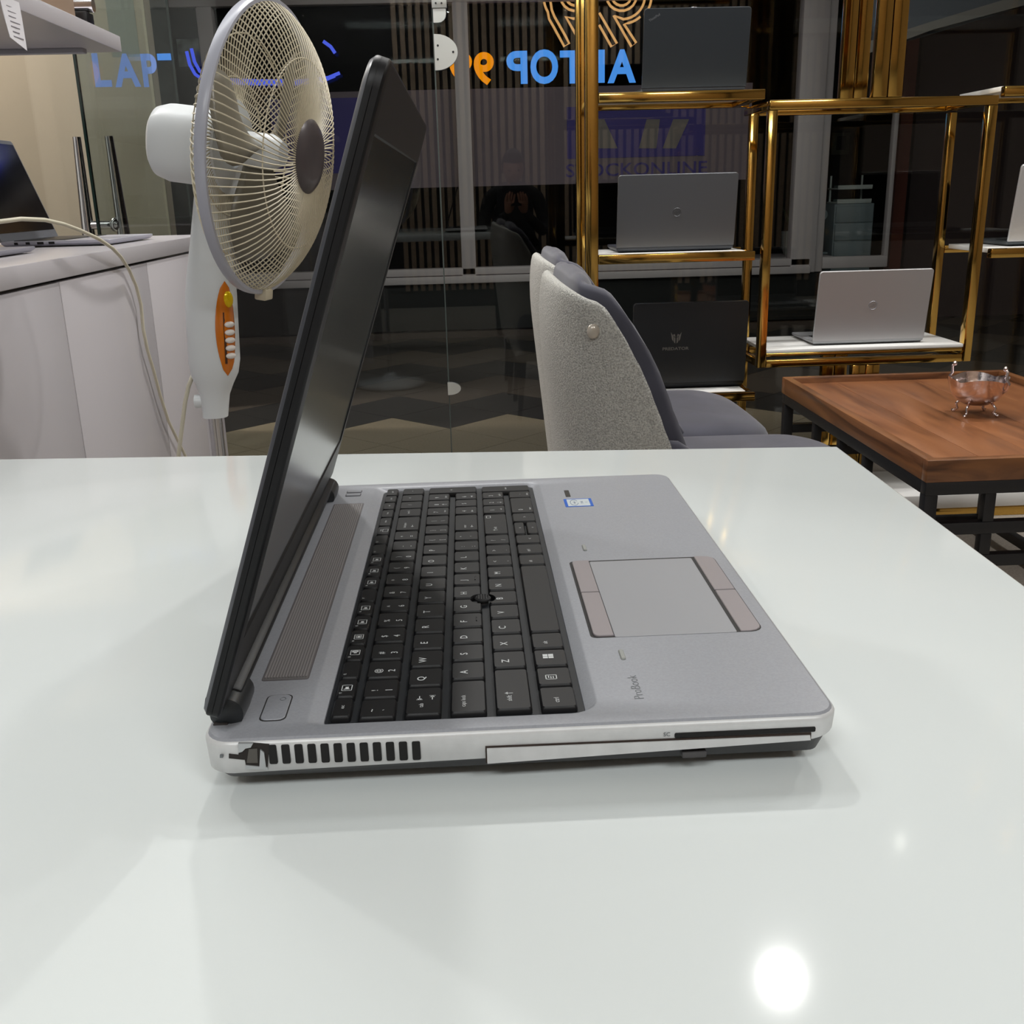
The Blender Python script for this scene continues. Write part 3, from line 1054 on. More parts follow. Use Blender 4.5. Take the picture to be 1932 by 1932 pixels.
# power and volume buttons
plate('power_button_gap', rrect(-0.1228, -0.1118, 0.0035, 0.0265, (0.003, 0.003, 0.003, 0.003), 4), -0.001, 0.00006, DARKGAP, bev=0.00001)
pw = plate('power_button', rrect(-0.1223, -0.1123, 0.0042, 0.0258, (0.0028, 0.0028, 0.0028, 0.0028), 4), 0, 0.0005, DECK, bev=0.0003)
mb = MB()
Mp = Matrix.Translation((-0.1155, 0.0215, DZ+0.00055))
mb.tube([Mp @ Vector((0.0012*math.cos(a), 0.0012*math.sin(a), 0)) for a in [2*PI*i/16 for i in range(16)]], 0.00015, 4, True)
mb.build('power_symbol', LEGG, pw)
for y0, y1 in ((0.3262, 0.3322), (0.3345, 0.3400)):
    plate('volume_gap', rrect(-0.1226, -0.1118, y0-0.0005, y1+0.0005, 0.001, 3), -0.001, 0.00006, DARKGAP, bev=0.00001)
    plate('volume_button', rrect(-0.1222, -0.1122, y0, y1, 0.0009, 3), 0, 0.0006, DECK, bev=0.0003)
# sticker, dark label, printed name
STB = mat('sticker_blue', (22, 96, 196), 0.3)
sk = plate('processor_sticker', rrect(0.0292, 0.0482, 0.2812, 0.2995, 0.0006, 2), 0, 0.00016, STB, bev=0.00003)
sk['label'] = 'small square sticker with blue border'
plate('sticker_field', rrect(0.0312, 0.0462, 0.2826, 0.2981, 0.0004, 2), 0, 0.0002, mat('sticker_silver', (196, 204, 206), 0.35), sk, bev=0.00002)
mb = MB()
for s, x, z in (('intel', 0.0358, 0.0019), ('CORE', 0.0410, 0.0016), ('i5', 0.0440, 0.0016)):
    add_text(mb, s, frame((x, 0.2903, DZ+0.00024), (0, 1, 0), (-1, 0, 0), (0, 0, 1)), z)
mb.tube([(0.0358+0.0026*math.cos(a), 0.2903+0.0062*math.sin(a), DZ+0.00022) for a in [0.5+5.6*i/24 for i in range(25)]], 0.00018, 4)
mb.build('sticker_print', mat('sticker_ink', (70, 96, 140), 0.5), sk)
dl = plate('dark_label', rrect(0.0316, 0.0350, 0.3050, 0.3208, 0.0005, 2), 0, 0.0002, mat('label_black', (22, 18, 18), 0.4), bev=0.00003)
mb = MB()
add_text(mb, 'ProBook', frame((0.0335, 0.0195, DZ+0.00012), (0, 1, 0), (-1, 0, 0), (0, 0, 1)), 0.0042, -0.012, 0, True, 0.0215)
mb.build('printed_name', LEGG, lp)

# near side: vents, drive bay, card slot, broken corner
YN = Y0-0.0002


def sidebox(name, px0, px1, py0, py1, m, depth=0.0006, proud=0.00025, parent=lp):
    a, b = at((px0+px1)/2, py1, Y0), at((px0+px1)/2, py0, Y0)
    x0, x1 = at(px0, (py0+py1)/2, Y0).x, at(px1, (py0+py1)/2, Y0).x
    poly = rrect(x0, x1, a.z, b.z, min(0.0006, (b.z-a.z)*0.25), 2)
    return MB().prism(poly, frame((0, Y0+depth, 0), (1, 0, 0), (0, 0, 1), (0, -1, 0)), 0, depth+proud).build(name, m, parent)


for i in range(12):
    px = 515+i*24.6
    dy = -0.6*i
    sidebox('vent_slot', px-7.8, px+7.8, 1405+dy, 1441+dy*1.15, SLOT)
xa, xb = at(916, 1420, Y0).x, at(1530, 1390, Y0).x
MB().prism([(xa, DZ-0.0146), (xb, DZ-0.0110), (xb, DZ-0.0078), (xa, DZ-0.0072)], frame((0, Y0+0.001, 0), (1, 0, 0), (0, 0, 1), (0, -1, 0)), 0, 0.0012).build('drive_bay_gap', mat('bay_gap', (44, 30, 22), 0.7), lp)
od = MB().prism([(xa+0.0006, DZ-0.0147), (xb-0.0002, DZ-0.0108), (xb-0.0006, DZ-0.0086), (xa+0.0006, DZ-0.0079)], frame((0, Y0+0.001, 0), (1, 0, 0), (0, 0, 1), (0, -1, 0)), 0, 0.0017).build('optical_drive_bezel', SIDE, lp)
bt = MB().box(0.048, 0.058, Y0+0.001, Y0+0.006, DZ-0.0176, DZ-0.0148, 0.0006).build('eject_button', mat('eject_dark', (74, 72, 72), 0.5), lp)
sidebox('card_slot', 1273, 1538, 1377, 1386, SLOT)
a = at(1258, 1385, Y0)
mb = MB()
add_text(mb, 'SC', frame((a.x, Y0-0.0002, a.z), (1, 0, 0), (0, 0, 1), (0, -1, 0)), 0.0017, 0.01)
mb.build('slot_mark', LEGG, lp)


def sidepoly(name, pts, m, proud=0.0003):
    P = [at(x, y, Y0) for x, y in pts]
    return MB().prism([(p.x, p.z) for p in P], frame((0, Y0+0.0005, 0), (1, 0, 0), (0, 0, 1), (0, -1, 0)), 0, 0.0005+proud).build(name, m, lp)


sidepoly('broken_cavity', [(432, 1430), (462, 1433), (465, 1447), (505, 1447), (508, 1404), (478, 1402), (452, 1404), (450, 1424), (432, 1422)], mat('cavity_brown', (34, 28, 25), 0.8))
sidepoly('broken_edge', [(450, 1401), (478, 1401), (474, 1408), (464, 1410), (458, 1416), (451, 1418)], mat('raw_silver', (178, 180, 182), 0.3, 0.5), 0.001)
sidepoly('broken_edge', [(492, 1412), (499, 1418), (503, 1448), (490, 1449)], mat('raw_silver', (178, 180, 182), 0.3, 0.5), 0.001)
sidepoly('broken_edge', [(464, 1442), (505, 1446), (506, 1451), (464, 1449)], mat('raw_silver', (178, 180, 182), 0.3, 0.5), 0.0008)
sidepoly('port_bracket', [(470, 1412), (486, 1411), (487, 1438), (466, 1438)], mat('bracket_grey', (92, 88, 84), 0.45, 0.5), 0.0006)
sidepoly('lock_mark', [(415, 1424), (421, 1424), (421, 1429), (415, 1429)], LEGG, 0.0004)

# hinges and lid
LS, LC = 0.3236, 0.9462


def lidM(y=0.0):
    # local: x along the laptop width (world y), y up the lid, z towards the reader
    return frame((-0.1332, y, DZ+0.012), (0, 1, 0), (LS, 0, LC), (LC, 0, -LS))


LM = lidM()
LIDBLK = mat('lid_black', (17, 17, 19), 0.45, 0, 0.3, noise=(300, 0.1))
LH = 0.2465
LO = rrect(-0.0105, 0.3570, -0.004, LH, (0.004, 0.004, 0.011, 0.011), 6)
mb = MB()
loft(mb, LO, [(0.006, -0.0076), (0.002, -0.0070), (0.0003, -0.0055)], LM, True, False)
mb.build('lid_cover', mat('lid_cover_grey', (82, 84, 90), 0.35, 0.4), lp, angle=50)
mb = MB()
loft(mb, LO, [(0.0003, -0.0056), (0.0, -0.0050), (0.0, -0.0032)], LM, True, False)
mb.build('lid_edge', LIDBLK, lp, angle=50)
mb = MB()
SCR = rrect(0.0035, 0.3430, 0.026, 0.2225, 0.001, 6)
mb.rings([[LM @ Vector((x, y, z)) for x, y in P_] for P_, z in ((LO, -0.0034), (LO, -0.0010), (inset_poly(LO, 0.0007), -0.0002), (inset_poly(LO, 0.0018), 0.0), (SCR, 0.0), (inset_poly(SCR, 0.0008), -0.0009))], True, False, False)
mb.build('bezel', LIDBLK, lp, angle=40)
mb = MB()
mb.prism(rrect(0.003, 0.3435, 0.0255, 0.223, 0.001, 3), LM, -0.003, -0.0008)
SCRM = mat('screen_panel', (58, 62, 63), 0.16, 0, 0.5, noise=(40, 0.06))
mb.build('screen', SCRM, lp)
mb = MB()
mb.box(0.012, 0.336, -0.0085, -0.0005, -0.005, 0.004, 0.002, LM)
mb.build('lid_chin', LIDBLK, lp)
HNG = mat('hinge_black', (30, 33, 36), 0.4)
for y0, y1 in ((0.003, 0.029), (0.3130, 0.3415)):
    M = frame((-0.1352, y0, DZ+0.0035), (1, 0, 0), (0, 0, 1), (0, 1, 0))
    mb = MB()
    mb.lathe([(0.004, 0.0), (0.0068, 0.0015), (0.0072, (y1-y0)*0.5), (0.0068, (y1-y0)-0.0015), (0.004, y1-y0)], 20, M)
    mb.build('hinge', HNG, lp)
MB().box(-0.1405, -0.1345, 0.002, 0.350, DZ-0.002, DZ+0.0006, 0.0005).build('rear_strip', mat('rear_dark', (48, 43, 42), 0.5), lp)

# ------------------------------------------------------------------ standing fan
FW = mat('fan_white', (222, 226, 228), 0.35)
WIRE = mat('fan_wire', (205, 196, 172), 0.45)
RINGM = mat('fan_ring', (176, 178, 190), 0.3)
HUBM = mat('fan_hub', (84, 78, 80), 0.3, 0.2)
FC = at(502, 286, 1.28)
FAZ, FTL = math.radians(-14), math.radians(8)
fx = Vector((math.cos(FAZ)*math.cos(FTL), math.sin(FAZ)*math.cos(FTL), -math.sin(FTL)))
fy = Vector((0, 0, 1)).cross(fx).normalized()
fz = fx.cross(fy)
FM = frame(tuple(FC), tuple(fy), tuple(fz), tuple(fx))      # local z = blowing direction
PX_, PY_ = at(404, 790, 1.30).x, 1.30
fan = thing('standing_fan', 'white standing fan with round wire cage and orange control panel beside the table', 'fan', (PX_, PY_, 0), world=True)
FR_ = 0.208


def fprof(r, side):
    """bulge of the cage at radius r"""
    t = min(1.0, r/FR_)
    h = (1-t**3.2)**0.75
    return (0.070 if side > 0 else -0.058)*h


for side, nm, n, r0, tw in ((1, 'front_grille', 104, 0.047, 0.34), (-1, 'rear_grille', 96, 0.05, -0.42)):
    mb = MB()
    for k in range(n):
        a0 = 2*PI*k/n
        pts = []
        for i in range(11):
            t = i/10
            r = r0+(FR_-r0)*(1-(1-t)**1.5)
            a = a0+tw*(1-r/FR_)**1.3
            pts.append(FM @ Vector((r*math.cos(a), r*math.sin(a), fprof(r, side))))
        mb.tube(pts, 0.00105, 4)
    for r in ((0.135,) if side > 0 else (0.10, 0.16)):
        mb.tube([FM @ Vector((r*math.cos(a), r*math.sin(a), fprof(r, side)-0.001*side)) for a in [2*PI*i/48 for i in range(48)]], 0.0012, 4, True)
    mb.build(nm, WIRE, fan, kind='stuff')
mb = MB()
rp = [(FR_+0.003, -0.007), (FR_+0.004, -0.003), (FR_+0.004, 0.004), (FR_+0.002, 0.008), (FR_-0.003, 0.008), (FR_-0.003, -0.007)]
L = []
for r, z in rp+[rp[0]]:
    L.append([FM @ Vector((r*math.cos(2*PI*k/72), r*math.sin(2*PI*k/72), z)) for k in range(72)])
mb.grid(L, False, True)
mb.build('cage_ring', RINGM, fan)
mb = MB()
mb.lathe([(0.0, 0.079), (0.03, 0.0785), (0.047, 0.075), (0.0535, 0.070), (0.0535, 0.066), (0.0, 0.064)], 32, FM, False)
mb.build('hub_badge', HUBM, fan)
mb = MB()
mb.lathe([(0.0, 0.03), (0.018, 0.028), (0.026, 0.01), (0.026, -0.03), (0, -0.03)], 20, FM, False)
mb.build('blade_hub', FW, fan)
BLM = mat('blade_plastic', (118, 113, 100), 0.3)
for k in range(3):
    a0 = 2*PI*k/3+0.5
    P = []
    for i in range(9):
        t = i/8
        r = 0.022+(0.165-0.022)*t
        w = 0.30+0.62*math.sin(PI*min(1, t*0.75+0.12))
        row = []
        for j in range(7):
            s = j/6-0.5
            a = a0+s*w*1.3+0.25*t
            row.append(FM @ Vector((r*math.cos(a), r*math.sin(a), -0.012+s*0.04)))
        P.append(row)
    o = MB().grid(P).build('blade', BLM, fan, angle=180)
    md = o.modifiers.new('sol', 'SOLIDIFY')
    md.thickness = 0.002
# motor housing
mb = MB()
L = []
for z, rx, ry in ((-0.055, 0.056, 0.054), (-0.07, 0.059, 0.057), (-0.148, 0.056, 0.057), (-0.166, 0.051, 0.052), (-0.174, 0.041, 0.043), (-0.177, 0.02, 0.02)):
    L.append([FM @ Vector((math.copysign(abs(math.cos(t))**0.8, math.cos(t))*rx, math.copysign(abs(math.sin(t))**0.8, math.sin(t))*ry-0.004, z)) for t in [2*PI*k/32 for k in range(32)]])
mb.rings(L)
mb.build('motor_housing', FW, fan)
mb = MB()
mb.lathe([(0.07, -0.062), (0.07, -0.052), (0.03, -0.050), (0.03, -0.062)], 24, FM)
mb.build('rear_plate', FW, fan)
# latch at the bottom of the ring
mb = MB()
mb.box(-0.014, 0.014, -FR_-0.013, -FR_+0.004, -0.006, 0.014, 0.003, FM)
mb.build('ring_latch', WIRE, fan)
# column body with its control panel
GAZ = math.radians(-49)
ga = Vector((math.cos(GAZ), math.sin(GAZ), 0))
gb = Vector((-math.sin(GAZ), math.cos(GAZ), 0))
BX = []
for py, xl, xr in ((318, 372, 424), (380, 366, 426), (440, 361, 430), (480, 357, 434), (520, 353, 443), (560, 351, 446), (620, 353, 449), (680, 357, 452), (705, 362, 449), (725, 371, 440), (745, 379, 433), (770, 382, 431), (786, 383, 430)):
    a, b = at(xl, py, PY_), at(xr, py, PY_)
    BX.append(((a.x+b.x)/2, (b.x-a.x)/2, (a.z+b.z)/2))


def bodypt(zi, ang, off=0.0):
    """surface of the column at height z and azimuth ang"""
    for k in range(len(BX)-1):
        if BX[k+1][2] <= zi <= BX[k][2]:
            t = (BX[k][2]-zi)/(BX[k][2]-BX[k+1][2])
            cx = BX[k][0]+(BX[k+1][0]-BX[k][0])*t
            w = BX[k][1]+(BX[k+1][1]-BX[k][1])*t
            break
    else:
        cx, w = BX[-1][0], BX[-1][1]
    c, s = math.cos(ang), math.sin(ang)
    return Vector((cx+(w+off)*math.copysign(abs(c)**0.85, c), PY_+(w*0.92+off)*math.copysign(abs(s)**0.85, s), zi))


mb = MB()
mb.rings([[bodypt(z-1e-6 if i == 0 else z, 2*PI*k/32) for k in range(32)] for i, (cx, w, z) in enumerate(BX)])
mb.build('column_body', FW, fan, angle=60)
z0, z1 = at(428, 710, PY_-0.03).z, at(424, 530, PY_-0.03).z
zc, zh = (z0+z1)/2, (z1-z0)/2
AMB = mat('amber_panel', (206, 112, 8), 0.2, 0, 0.5, coat=0.5)
mb = MB()
P = []
for i in range(15):
    t = -1+2*i/14
    zz = zc+zh*t*0.999
    wv = 0.46*math.sqrt(max(0.0, 1-t*t))*(0.9+0.1*(1-t*t))
    P.append([bodypt(zz, GAZ+wv*(j/6-1), 0.0015+0.0045*(1-t*t)*(1-(j/6-1)**2)) for j in range(13)])
mb.grid(P)
cp = mb.build('control_panel', AMB, fan, angle=180)
BUT = mat('button_ivory', (232, 226, 220), 0.3)
for k in range(5):
    zz = zc+zh*(0.10-0.165*k)
    q = bodypt(zz, GAZ+0.06, 0.006)
    MB().ell(q, (0.005, 0.0085, 0.0048), Matrix(((ga.x, gb.x, 0), (ga.y, gb.y, 0), (0, 0, 1)))).build('push_button', BUT, cp)
mb = MB()
mb.grid([[bodypt(zc+zh*t, GAZ-0.18+(0.09*j if t < 0.2 else 0.05*j), 0.0055) for j in range(2)] for t in (0.36, 0.24, 0.12, 0.0, -0.2, -0.4, -0.62, -0.72)])
mb.build('button_slot', mat('slot_umber', (70, 38, 10), 0.5), cp)
q = bodypt(zc+zh*0.62, GAZ+0.1, 0.004)
MB().ell(q, (0.004, 0.008, 0.013), Matrix(((ga.x, gb.x, 0), (ga.y, gb.y, 0), (0, 0, 1)))).build('timer_dial', mat('dial_yellow', (236, 196, 8), 0.15, 0.3), cp)
q = at(378, 757, PY_)
MB().cyl((q.x+0.012, q.y, q.z), (q.x-0.008, q.y, q.z), 0.010, 0.011, 16).build('clamp_knob', FW, fan)
MB().cyl((PX_, PY_, 0.03), (PX_, PY_, BX[-1][2]+0.01), 0.0125, seg=20).build('pole', CHROME, fan)
MB().lathe([(0.17, 0), (0.18, 0.008), (0.175, 0.02), (0.05, 0.04), (0.02, 0.07), (0.0, 0.07)], 32, Matrix.Translation((PX_, PY_, 0)), False).build('base', FW, fan)
CORD = mat('cord_cream', (208, 202, 182), 0.5)
pts = [at(364, 708, 1.31), at(356, 728, 1.31), at(349, 760, 1.31), at(344, 800, 1.31), at(338, 850, 1.31), at(330, 930, 1.33)]
pts.append(Vector((pts[-1].x-0.02, 1.36, 0.25)))
pts.append(Vector((pts[-1].x-0.1, 1.42, 0.006)))
MB().tube(pts, 0.0034, 8).build('power_cord', CORD, fan, angle=180)

# ------------------------------------------------------------------ white counter along the left wall
CX = -0.75
LABC = ['white counter cabinet just outside the left picture edge', 'white counter cabinet nearest the left picture edge', 'white counter cabinet under the middle of the worktop, between two seams', 'white counter cabinet at the far end, behind the standing fan']
ys = [0.46, 0.985, 1.513, 2.038, 2.60]
for i in range(4):
    cbt = thing('counter_cabinet', LABC[i], 'cabinet', (-1.4, (ys[i]+ys[i+1])/2, 0), group='counter cabinets', world=True)
    y0, y1 = ys[i]+0.0006, ys[i+1]-0.0006
    MB().box(-1.98, CX-0.02, y0, y1, 0.08, 0.838, 0.001).build('body', WHITE_PANEL, cbt)
    MB().box(CX-0.019, CX, y0+0.001, y1-0.001, 0.09, 0.845, 0.0012).build('door', WHITE_PANEL, cbt)
    MB().box(-1.9, CX-0.06, y0, y1, 0.0, 0.08).build('plinth', WHITE_PANEL, cbt)
ct = MB().box(-1.99, CX+0.004, 0.46, 2.62, 0.851, 0.886, 0.0015).build('countertop', WHITE_PANEL)
setp(ct, 'long white worktop on the counter cabinets carrying two laptops', 'worktop')

# white wall shelf above with its things
sh = thing('wall_shelf', 'thick white wall shelf at the upper left above the counter', 'shelf', (-1.4, 1.3, 1.306), world=True)
MB().box(-1.995, -0.8, -0.2, 2.225, 1.306, 1.339, 0.0015).build('board', WHITE_PANEL, sh)
MB().box(-1.995, -0.86, 2.14, 2.165, 1.296, 1.306, 0.001).build('under_rail', mat('rail_grey', (150, 150, 156), 0.5), sh)
tg = thing('price_tag', 'white paper price tag hanging from the edge of the wall shelf', 'tag', (-0.79, 1.6, 1.3), world=True)
a, b, c, d = at(-6, 98, 1.6), at(-6, -8, 1.6), None, None
P0 = [Vector((-0.794, 1.560, 1.315)), Vector((-0.794, 1.640, 1.315)), Vector((-0.793, 1.640, 1.290)), Vector((-0.788, 1.628, 1.236)), Vector((-0.788, 1.562, 1.249)), Vector((-0.793, 1.560, 1.290))]
mb = MB()
mb.rings([P0, [p+Vector((0.0006, 0, 0)) for p in P0]])
mb.build('paper', mat('tag_paper', (214, 212, 216), 0.7), tg, smooth=False)
mb = MB()
for k in range(7):
    z = 1.302-k*0.008
    mb.box(-0.7935+k*0.0008, -0.7928+k*0.0008, 1.580+0.002*(k % 2), 1.622-0.006*(k % 3), z-0.0016, z)
mb.build('print_lines', mat('tag_ink', (128, 124, 132), 0.7), tg)
bx = thing('cardboard_box', 'small tan box standing on the wall shelf at the top edge', 'box', (-0.87, 1.86, 1.339), world=True)
MB().box(-0.93, -0.815, 1.79, 1.99, 1.339, 1.47, 0.003).build('carton', mat('tan_card', (150, 128, 108), 0.6), bx)
MB().box(-0.93, -0.815, 1.86, 1.90, 1.4695, 1.4705).build('tape', mat('tan_tape', (166, 146, 120), 0.3), bx)
cm = thing('metal_clamp', 'shiny clamp with black jaw on the wall shelf beside the tan box', 'clamp', (-0.83, 2.06, 1.339), world=True)
MB().box(-0.85, -0.81, 2.045, 2.09, 1.339, 1.365, 0.004).build('jaw', BLK, cm)
MB().cyl((-0.86, 2.065, 1.378), (-0.80, 2.065, 1.378), 0.014).build('barrel', CHROME, cm)
wp2 = thing('paper_box', 'low white box on the wall shelf left of the tan box', 'box', (-0.88, 1.72, 1.339), world=True)
MB().box(-0.95, -0.82, 1.66, 1.775, 1.339, 1.356, 0.002).build('carton', mat('box_white', (216, 208, 200), 0.6), wp2)
MB().box(-0.952, -0.818, 1.658, 1.777, 1.352, 1.358, 0.001).build('lid', mat('box_white', (216, 208, 200), 0.6), wp2)


def shop_laptop(label, loc, rotz, w, d, ang, lidcol, bodycol, th=0.016, screen=(18, 18, 20), ports=False, lidth=0.007, group='laptops on display'):
    """local: hinge line along x at y=0, base towards +y, lid standing at y=0; ang = lid angle from the base"""
    t = thing('display_laptop', label, 'laptop', loc, rotz, group)
    bm_ = mat('laptop_body_%d_%d_%d' % bodycol, bodycol, 0.4, 0.35)
    lm_ = mat('laptop_lid_%d_%d_%d' % lidcol, lidcol, 0.42, 0.35)
    mb = MB()
    P = rrect(-w/2, w/2, 0, d, (0.004, 0.004, 0.01, 0.01), 3)
    loft(mb, P, [(0.008, 0.002), (0.001, th*0.55), (0, th*0.7), (0, th-0.001), (0.001, th)])
    bs = mb.build('base', bm_, t, angle=30)
    MB().box(-w/2+0.025, w/2-0.025, 0.02, d*0.55, th-0.0005, th+0.0012, 0.0004).build('keyboard', BLK, t)
    MB().box(-0.05, 0.05, d*0.62, d-0.015, th-0.0005, th+0.0004).build('touchpad', bm_, t)
    a = math.radians(180-ang)
    # lid plane: x along w, y up the lid, z = outside
    M = frame((0, 0.004, th), (1, 0, 0), (0, -math.cos(PI-math.radians(ang))*1.0 if False else math.cos(math.radians(ang)), math.sin(math.radians(ang))), (0, -math.sin(math.radians(ang)), math.cos(math.radians(ang))))
    mb = MB()
    LPl = rrect(-w/2, w/2, 0.0, d-0.002, (0.002, 0.002, 0.009, 0.009), 4)
    loft(mb, LPl, [(0.001, -0.001), (0, 0), (0, lidth-0.0015), (0.0012, lidth)], M)
    ld = mb.build('lid', lm_, t, angle=30)
    MB().prism(rrect(-w/2+0.006, w/2-0.006, 0.018, d-0.012, 0.002, 2), M, -0.0016, -0.0008).build('screen', mat('screen_%d' % screen[0], screen, 0.1), t)
    if ports:
        for k, pw_ in enumerate((0.008, 0.009, 0.014, 0.013)):
            y = 0.03+k*0.025
            MB().box(w/2-0.001, w/2+0.0004, y, y+pw_, th*0.45, th*0.85).build('port', SLOT, t)
    return t, ld, M, lidth


def lid_ring(ld, M, cx, cy, r, th_, m, text=None, tw=0.03):
    mb = MB()
    mb.tube([M @ Vector((cx+r*math.cos(2*PI*k/28), cy+r*math.sin(2*PI*k/28), th_)) for k in range(28)], 0.0009, 4, True)
    ld_o = mb.build('badge_ring', m, ld)
    if text:
        mb = MB()
        # seen from outside: right hand of the reader is -x
        M2 = M @ frame((cx, cy, th_+0.0004), (-1, 0, 0), (0, 1, 0), (0, 0, -1))
        add_text(mb, text, M2, r*0.7, 0.0, 0, True, r*1.3)
        mb.build('badge_letters', m, ld)


# ------------------------------------------------------------------ brass display stand
F0, B0 = 2.55, 2.82
gs = thing('display_stand', 'tall polished brass display stand with open frames and white shelves before the glass', 'shelf stand', (1.0, 2.68, 0), world=True)


def bar(name, x0, x1, y0, y1, z0, z1, m=GOLD, b=0.0025):
    return MB().box(x0, x1, y0, y1, z0, z1, b).build(name, m, gs)


TD = 0.03
SHELFW = mat('shelf_white', (232, 232, 230), 0.3)
bar('post', 0.305, 0.340, F0, F0+TD, 0, 2.4)
bar('post', 0.309, 0.344, B0, B0+TD, 0, 2.4)
# upper and lower shelf of the left tower
for nm, zt, x1 in (('upper', 1.224, 0.79), ('lower', 0.803, 0.782), ('bag', 0.402, 0.80)):
    bar('rail', 0.3405, x1, F0, F0+0.025, zt-0.026, zt)
    bar('rail', 0.3445, x1+0.03, B0, B0+0.025, zt-0.026, zt-0.003)
    bar('side_rail', x1-0.022, x1, F0+0.0255, B0-0.0005, zt-0.026, zt-0.002)
    MB().box(0.342, x1-0.0225, F0+0.0255, B0-0.0005, zt-0.012, zt+0.0005, 0.001).build('shelf_board', SHELFW, gs)
bar('post', 0.824, 0.850, B0+0.003, B0+0.026, 0, 1.196)
# the hanging box frame
BX0, BX1, BZ0, BZ1 = 0.803, 1.432, 0.472, 1.196
bar('post', BX0, BX0+0.024, F0, F0+TD, BZ0, BZ1-0.0255)
bar('post', BX1-0.026, BX1, F0, F0+TD, BZ0, BZ1-0.0255)
bar('post', 1.424, 1.446, B0, B0+TD, BZ0, BZ1-0.0255)
bar('rail', BX0, BX1, F0, F0+0.026, BZ1-0.025, BZ1)
bar('rail', 0.8505, BX1+0.014, B0, B0+0.026, BZ1-0.023, BZ1-0.002)
bar('rail', BX0+0.0245, BX1-0.0265, F0, F0+0.026, BZ0, BZ0+0.022)
bar('rail', 0.8505, 1.4235, B0, B0+0.026, BZ0, BZ0+0.022)
bar('side_rail', BX0+0.001, BX0+0.023, F0+TD+0.0005, B0-0.0005, BZ1-0.023, BZ1-0.001)
bar('side_rail', BX1-0.025, BX1-0.001, F0+TD+0.0005, B0-0.0005, BZ1-0.023, BZ1-0.001)
bar('side_rail', BX0+0.001, BX0+0.023, F0+TD+0.0005, B0-0.0005, BZ0, BZ0+0.022)
bar('side_rail', BX1-0.025, BX1-0.001, F0+TD+0.0005, B0-0.0005, BZ0, BZ0+0.022)
bar('rail', BX0+0.0245, BX1-0.0265, F0+0.002, F0+0.02, 0.503, 0.5135)
MB().box(BX0+0.0245, BX1-0.0265, F0+0.001, B0-0.001, 0.514, 0.524, 0.001).build('shelf_board', SHELFW, gs)
# twin posts above and below the box
for x0, x1 in ((1.083, 1.122), (1.124, 1.164)):
    bar('post', x0, x1, F0+0.0005, F0+0.028, BZ1+0.0005, 2.4)
    bar('post', x0+0.005, x1+0.005, B0+0.0005, B0+0.028, BZ1, 2.4)
    bar('post', x0, x1, F0+0.0005, F0+0.028, 0.0, BZ0-0.0005)
    bar('post', x0+0.005, x1+0.005, B0+0.0005, B0+0.028, 0.0, BZ0-0.0005)
# right hand shelves
for zt, x0 in ((0.790, 1.458), (1.218, 1.446)):
    bar('rail', x0, 2.1, F0, F0+0.025, zt-0.026, zt)
    bar('rail', 1.4465, 2.1, B0, B0+0.025, zt-0.026, zt-0.003)
    MB().box(x0, 2.1, F0+0.0255, B0-0.0005, zt-0.012, zt+0.001, 0.001).build('shelf_board', SHELFW, gs)
bar('post', 2.1005, 2.13, F0, F0+TD, 0, 2.4)
bar('post', 2.1005, 2.13, B0, B0+TD, 0, 2.4)
# high frames above the picture
for x0, x1, zt in ((0.3405, 1.0, 1.66), (1.17, 2.1, 1.54)):
    bar('rail', x0, x1, F0, F0+0.025, zt-0.026, zt)
    MB().box(x0+0.006, x1, F0+0.0255, B0-0.0005, zt-0.014, zt+0.001, 0.001).build('shelf_board', SHELFW, gs)
# plinth
MB().box(0.36, 2.09, F0-0.02, B0-0.001, 0.03, 0.072, 0.002).build('plinth_board', SHELFW, gs)
bar('plinth_rail', 0.36, 2.09, F0-0.018, F0-0.002, 0.0, 0.0295)

GREYB = mat('badge_grey', (70, 72, 76), 0.4, 0.4)
PALEB = mat('badge_pale', (132, 136, 142), 0.35, 0.6)
# laptops standing on the stand, their lid backs towards the table
t, ld, M, lt = shop_laptop('dark charcoal laptop on the upper left brass shelf', (0.608, 2.607, 1.2245), 0.0, 0.286, 0.196, 98, (48, 54, 60), (38, 40, 44), 0.014)
mb = MB()
add_text(mb, 'ThinkPad', M @ frame((0.120, 0.172, lt+0.0003), (-0.87, -0.5, 0), (-0.5, 0.87, 0), (0, 0, -1)) if False else M @ frame((-0.116, 0.172, lt+0.0003), (0.87, 0.5, 0), (-0.5, 0.87, 0), (0, 0, 1)), 0.006, 0.005, 0, True)
mb.build('badge_letters', PALEB, ld)
t, ld, M, lt = shop_laptop('grey laptop on the lower left brass shelf beside the armchairs', (0.567, 2.612, 0.8035), 0.0, 0.336, 0.200, 98, (96, 99, 104), (66, 69, 75), 0.015)
lid_ring(ld, M, 0.0, 0.095, 0.0115, lt, GREYB, 'hp')
t, ld, M, lt = shop_laptop('silver laptop on the white board inside the brass box frame', (1.142, 2.600, 0.5245), 0.0, 0.330, 0.206, 98, (168, 168, 170), (158, 160, 163), 0.013)
lid_ring(ld, M, 0.0, 0.103, 0.0120, lt, PALEB, 'DELL')
t, ld, M, lt = shop_laptop('white laptop cut by the right picture edge on the right brass shelf', (1.70, 2.615, 0.7915), 0.0, 0.330, 0.215, 98, (205, 206, 208), (70, 76, 80), 0.014)
t, ld, M, lt = shop_laptop('black gaming laptop with pale emblem behind the armchairs', (0.620, 2.640, 0.4025), 0.0, 0.338, 0.240, 94, (42, 44, 47), (26, 27, 29), 0.02, lidth=0.012)
EMB = mat('emblem_pale', (128, 126, 122), 0.4, 0.5)
mb = MB()
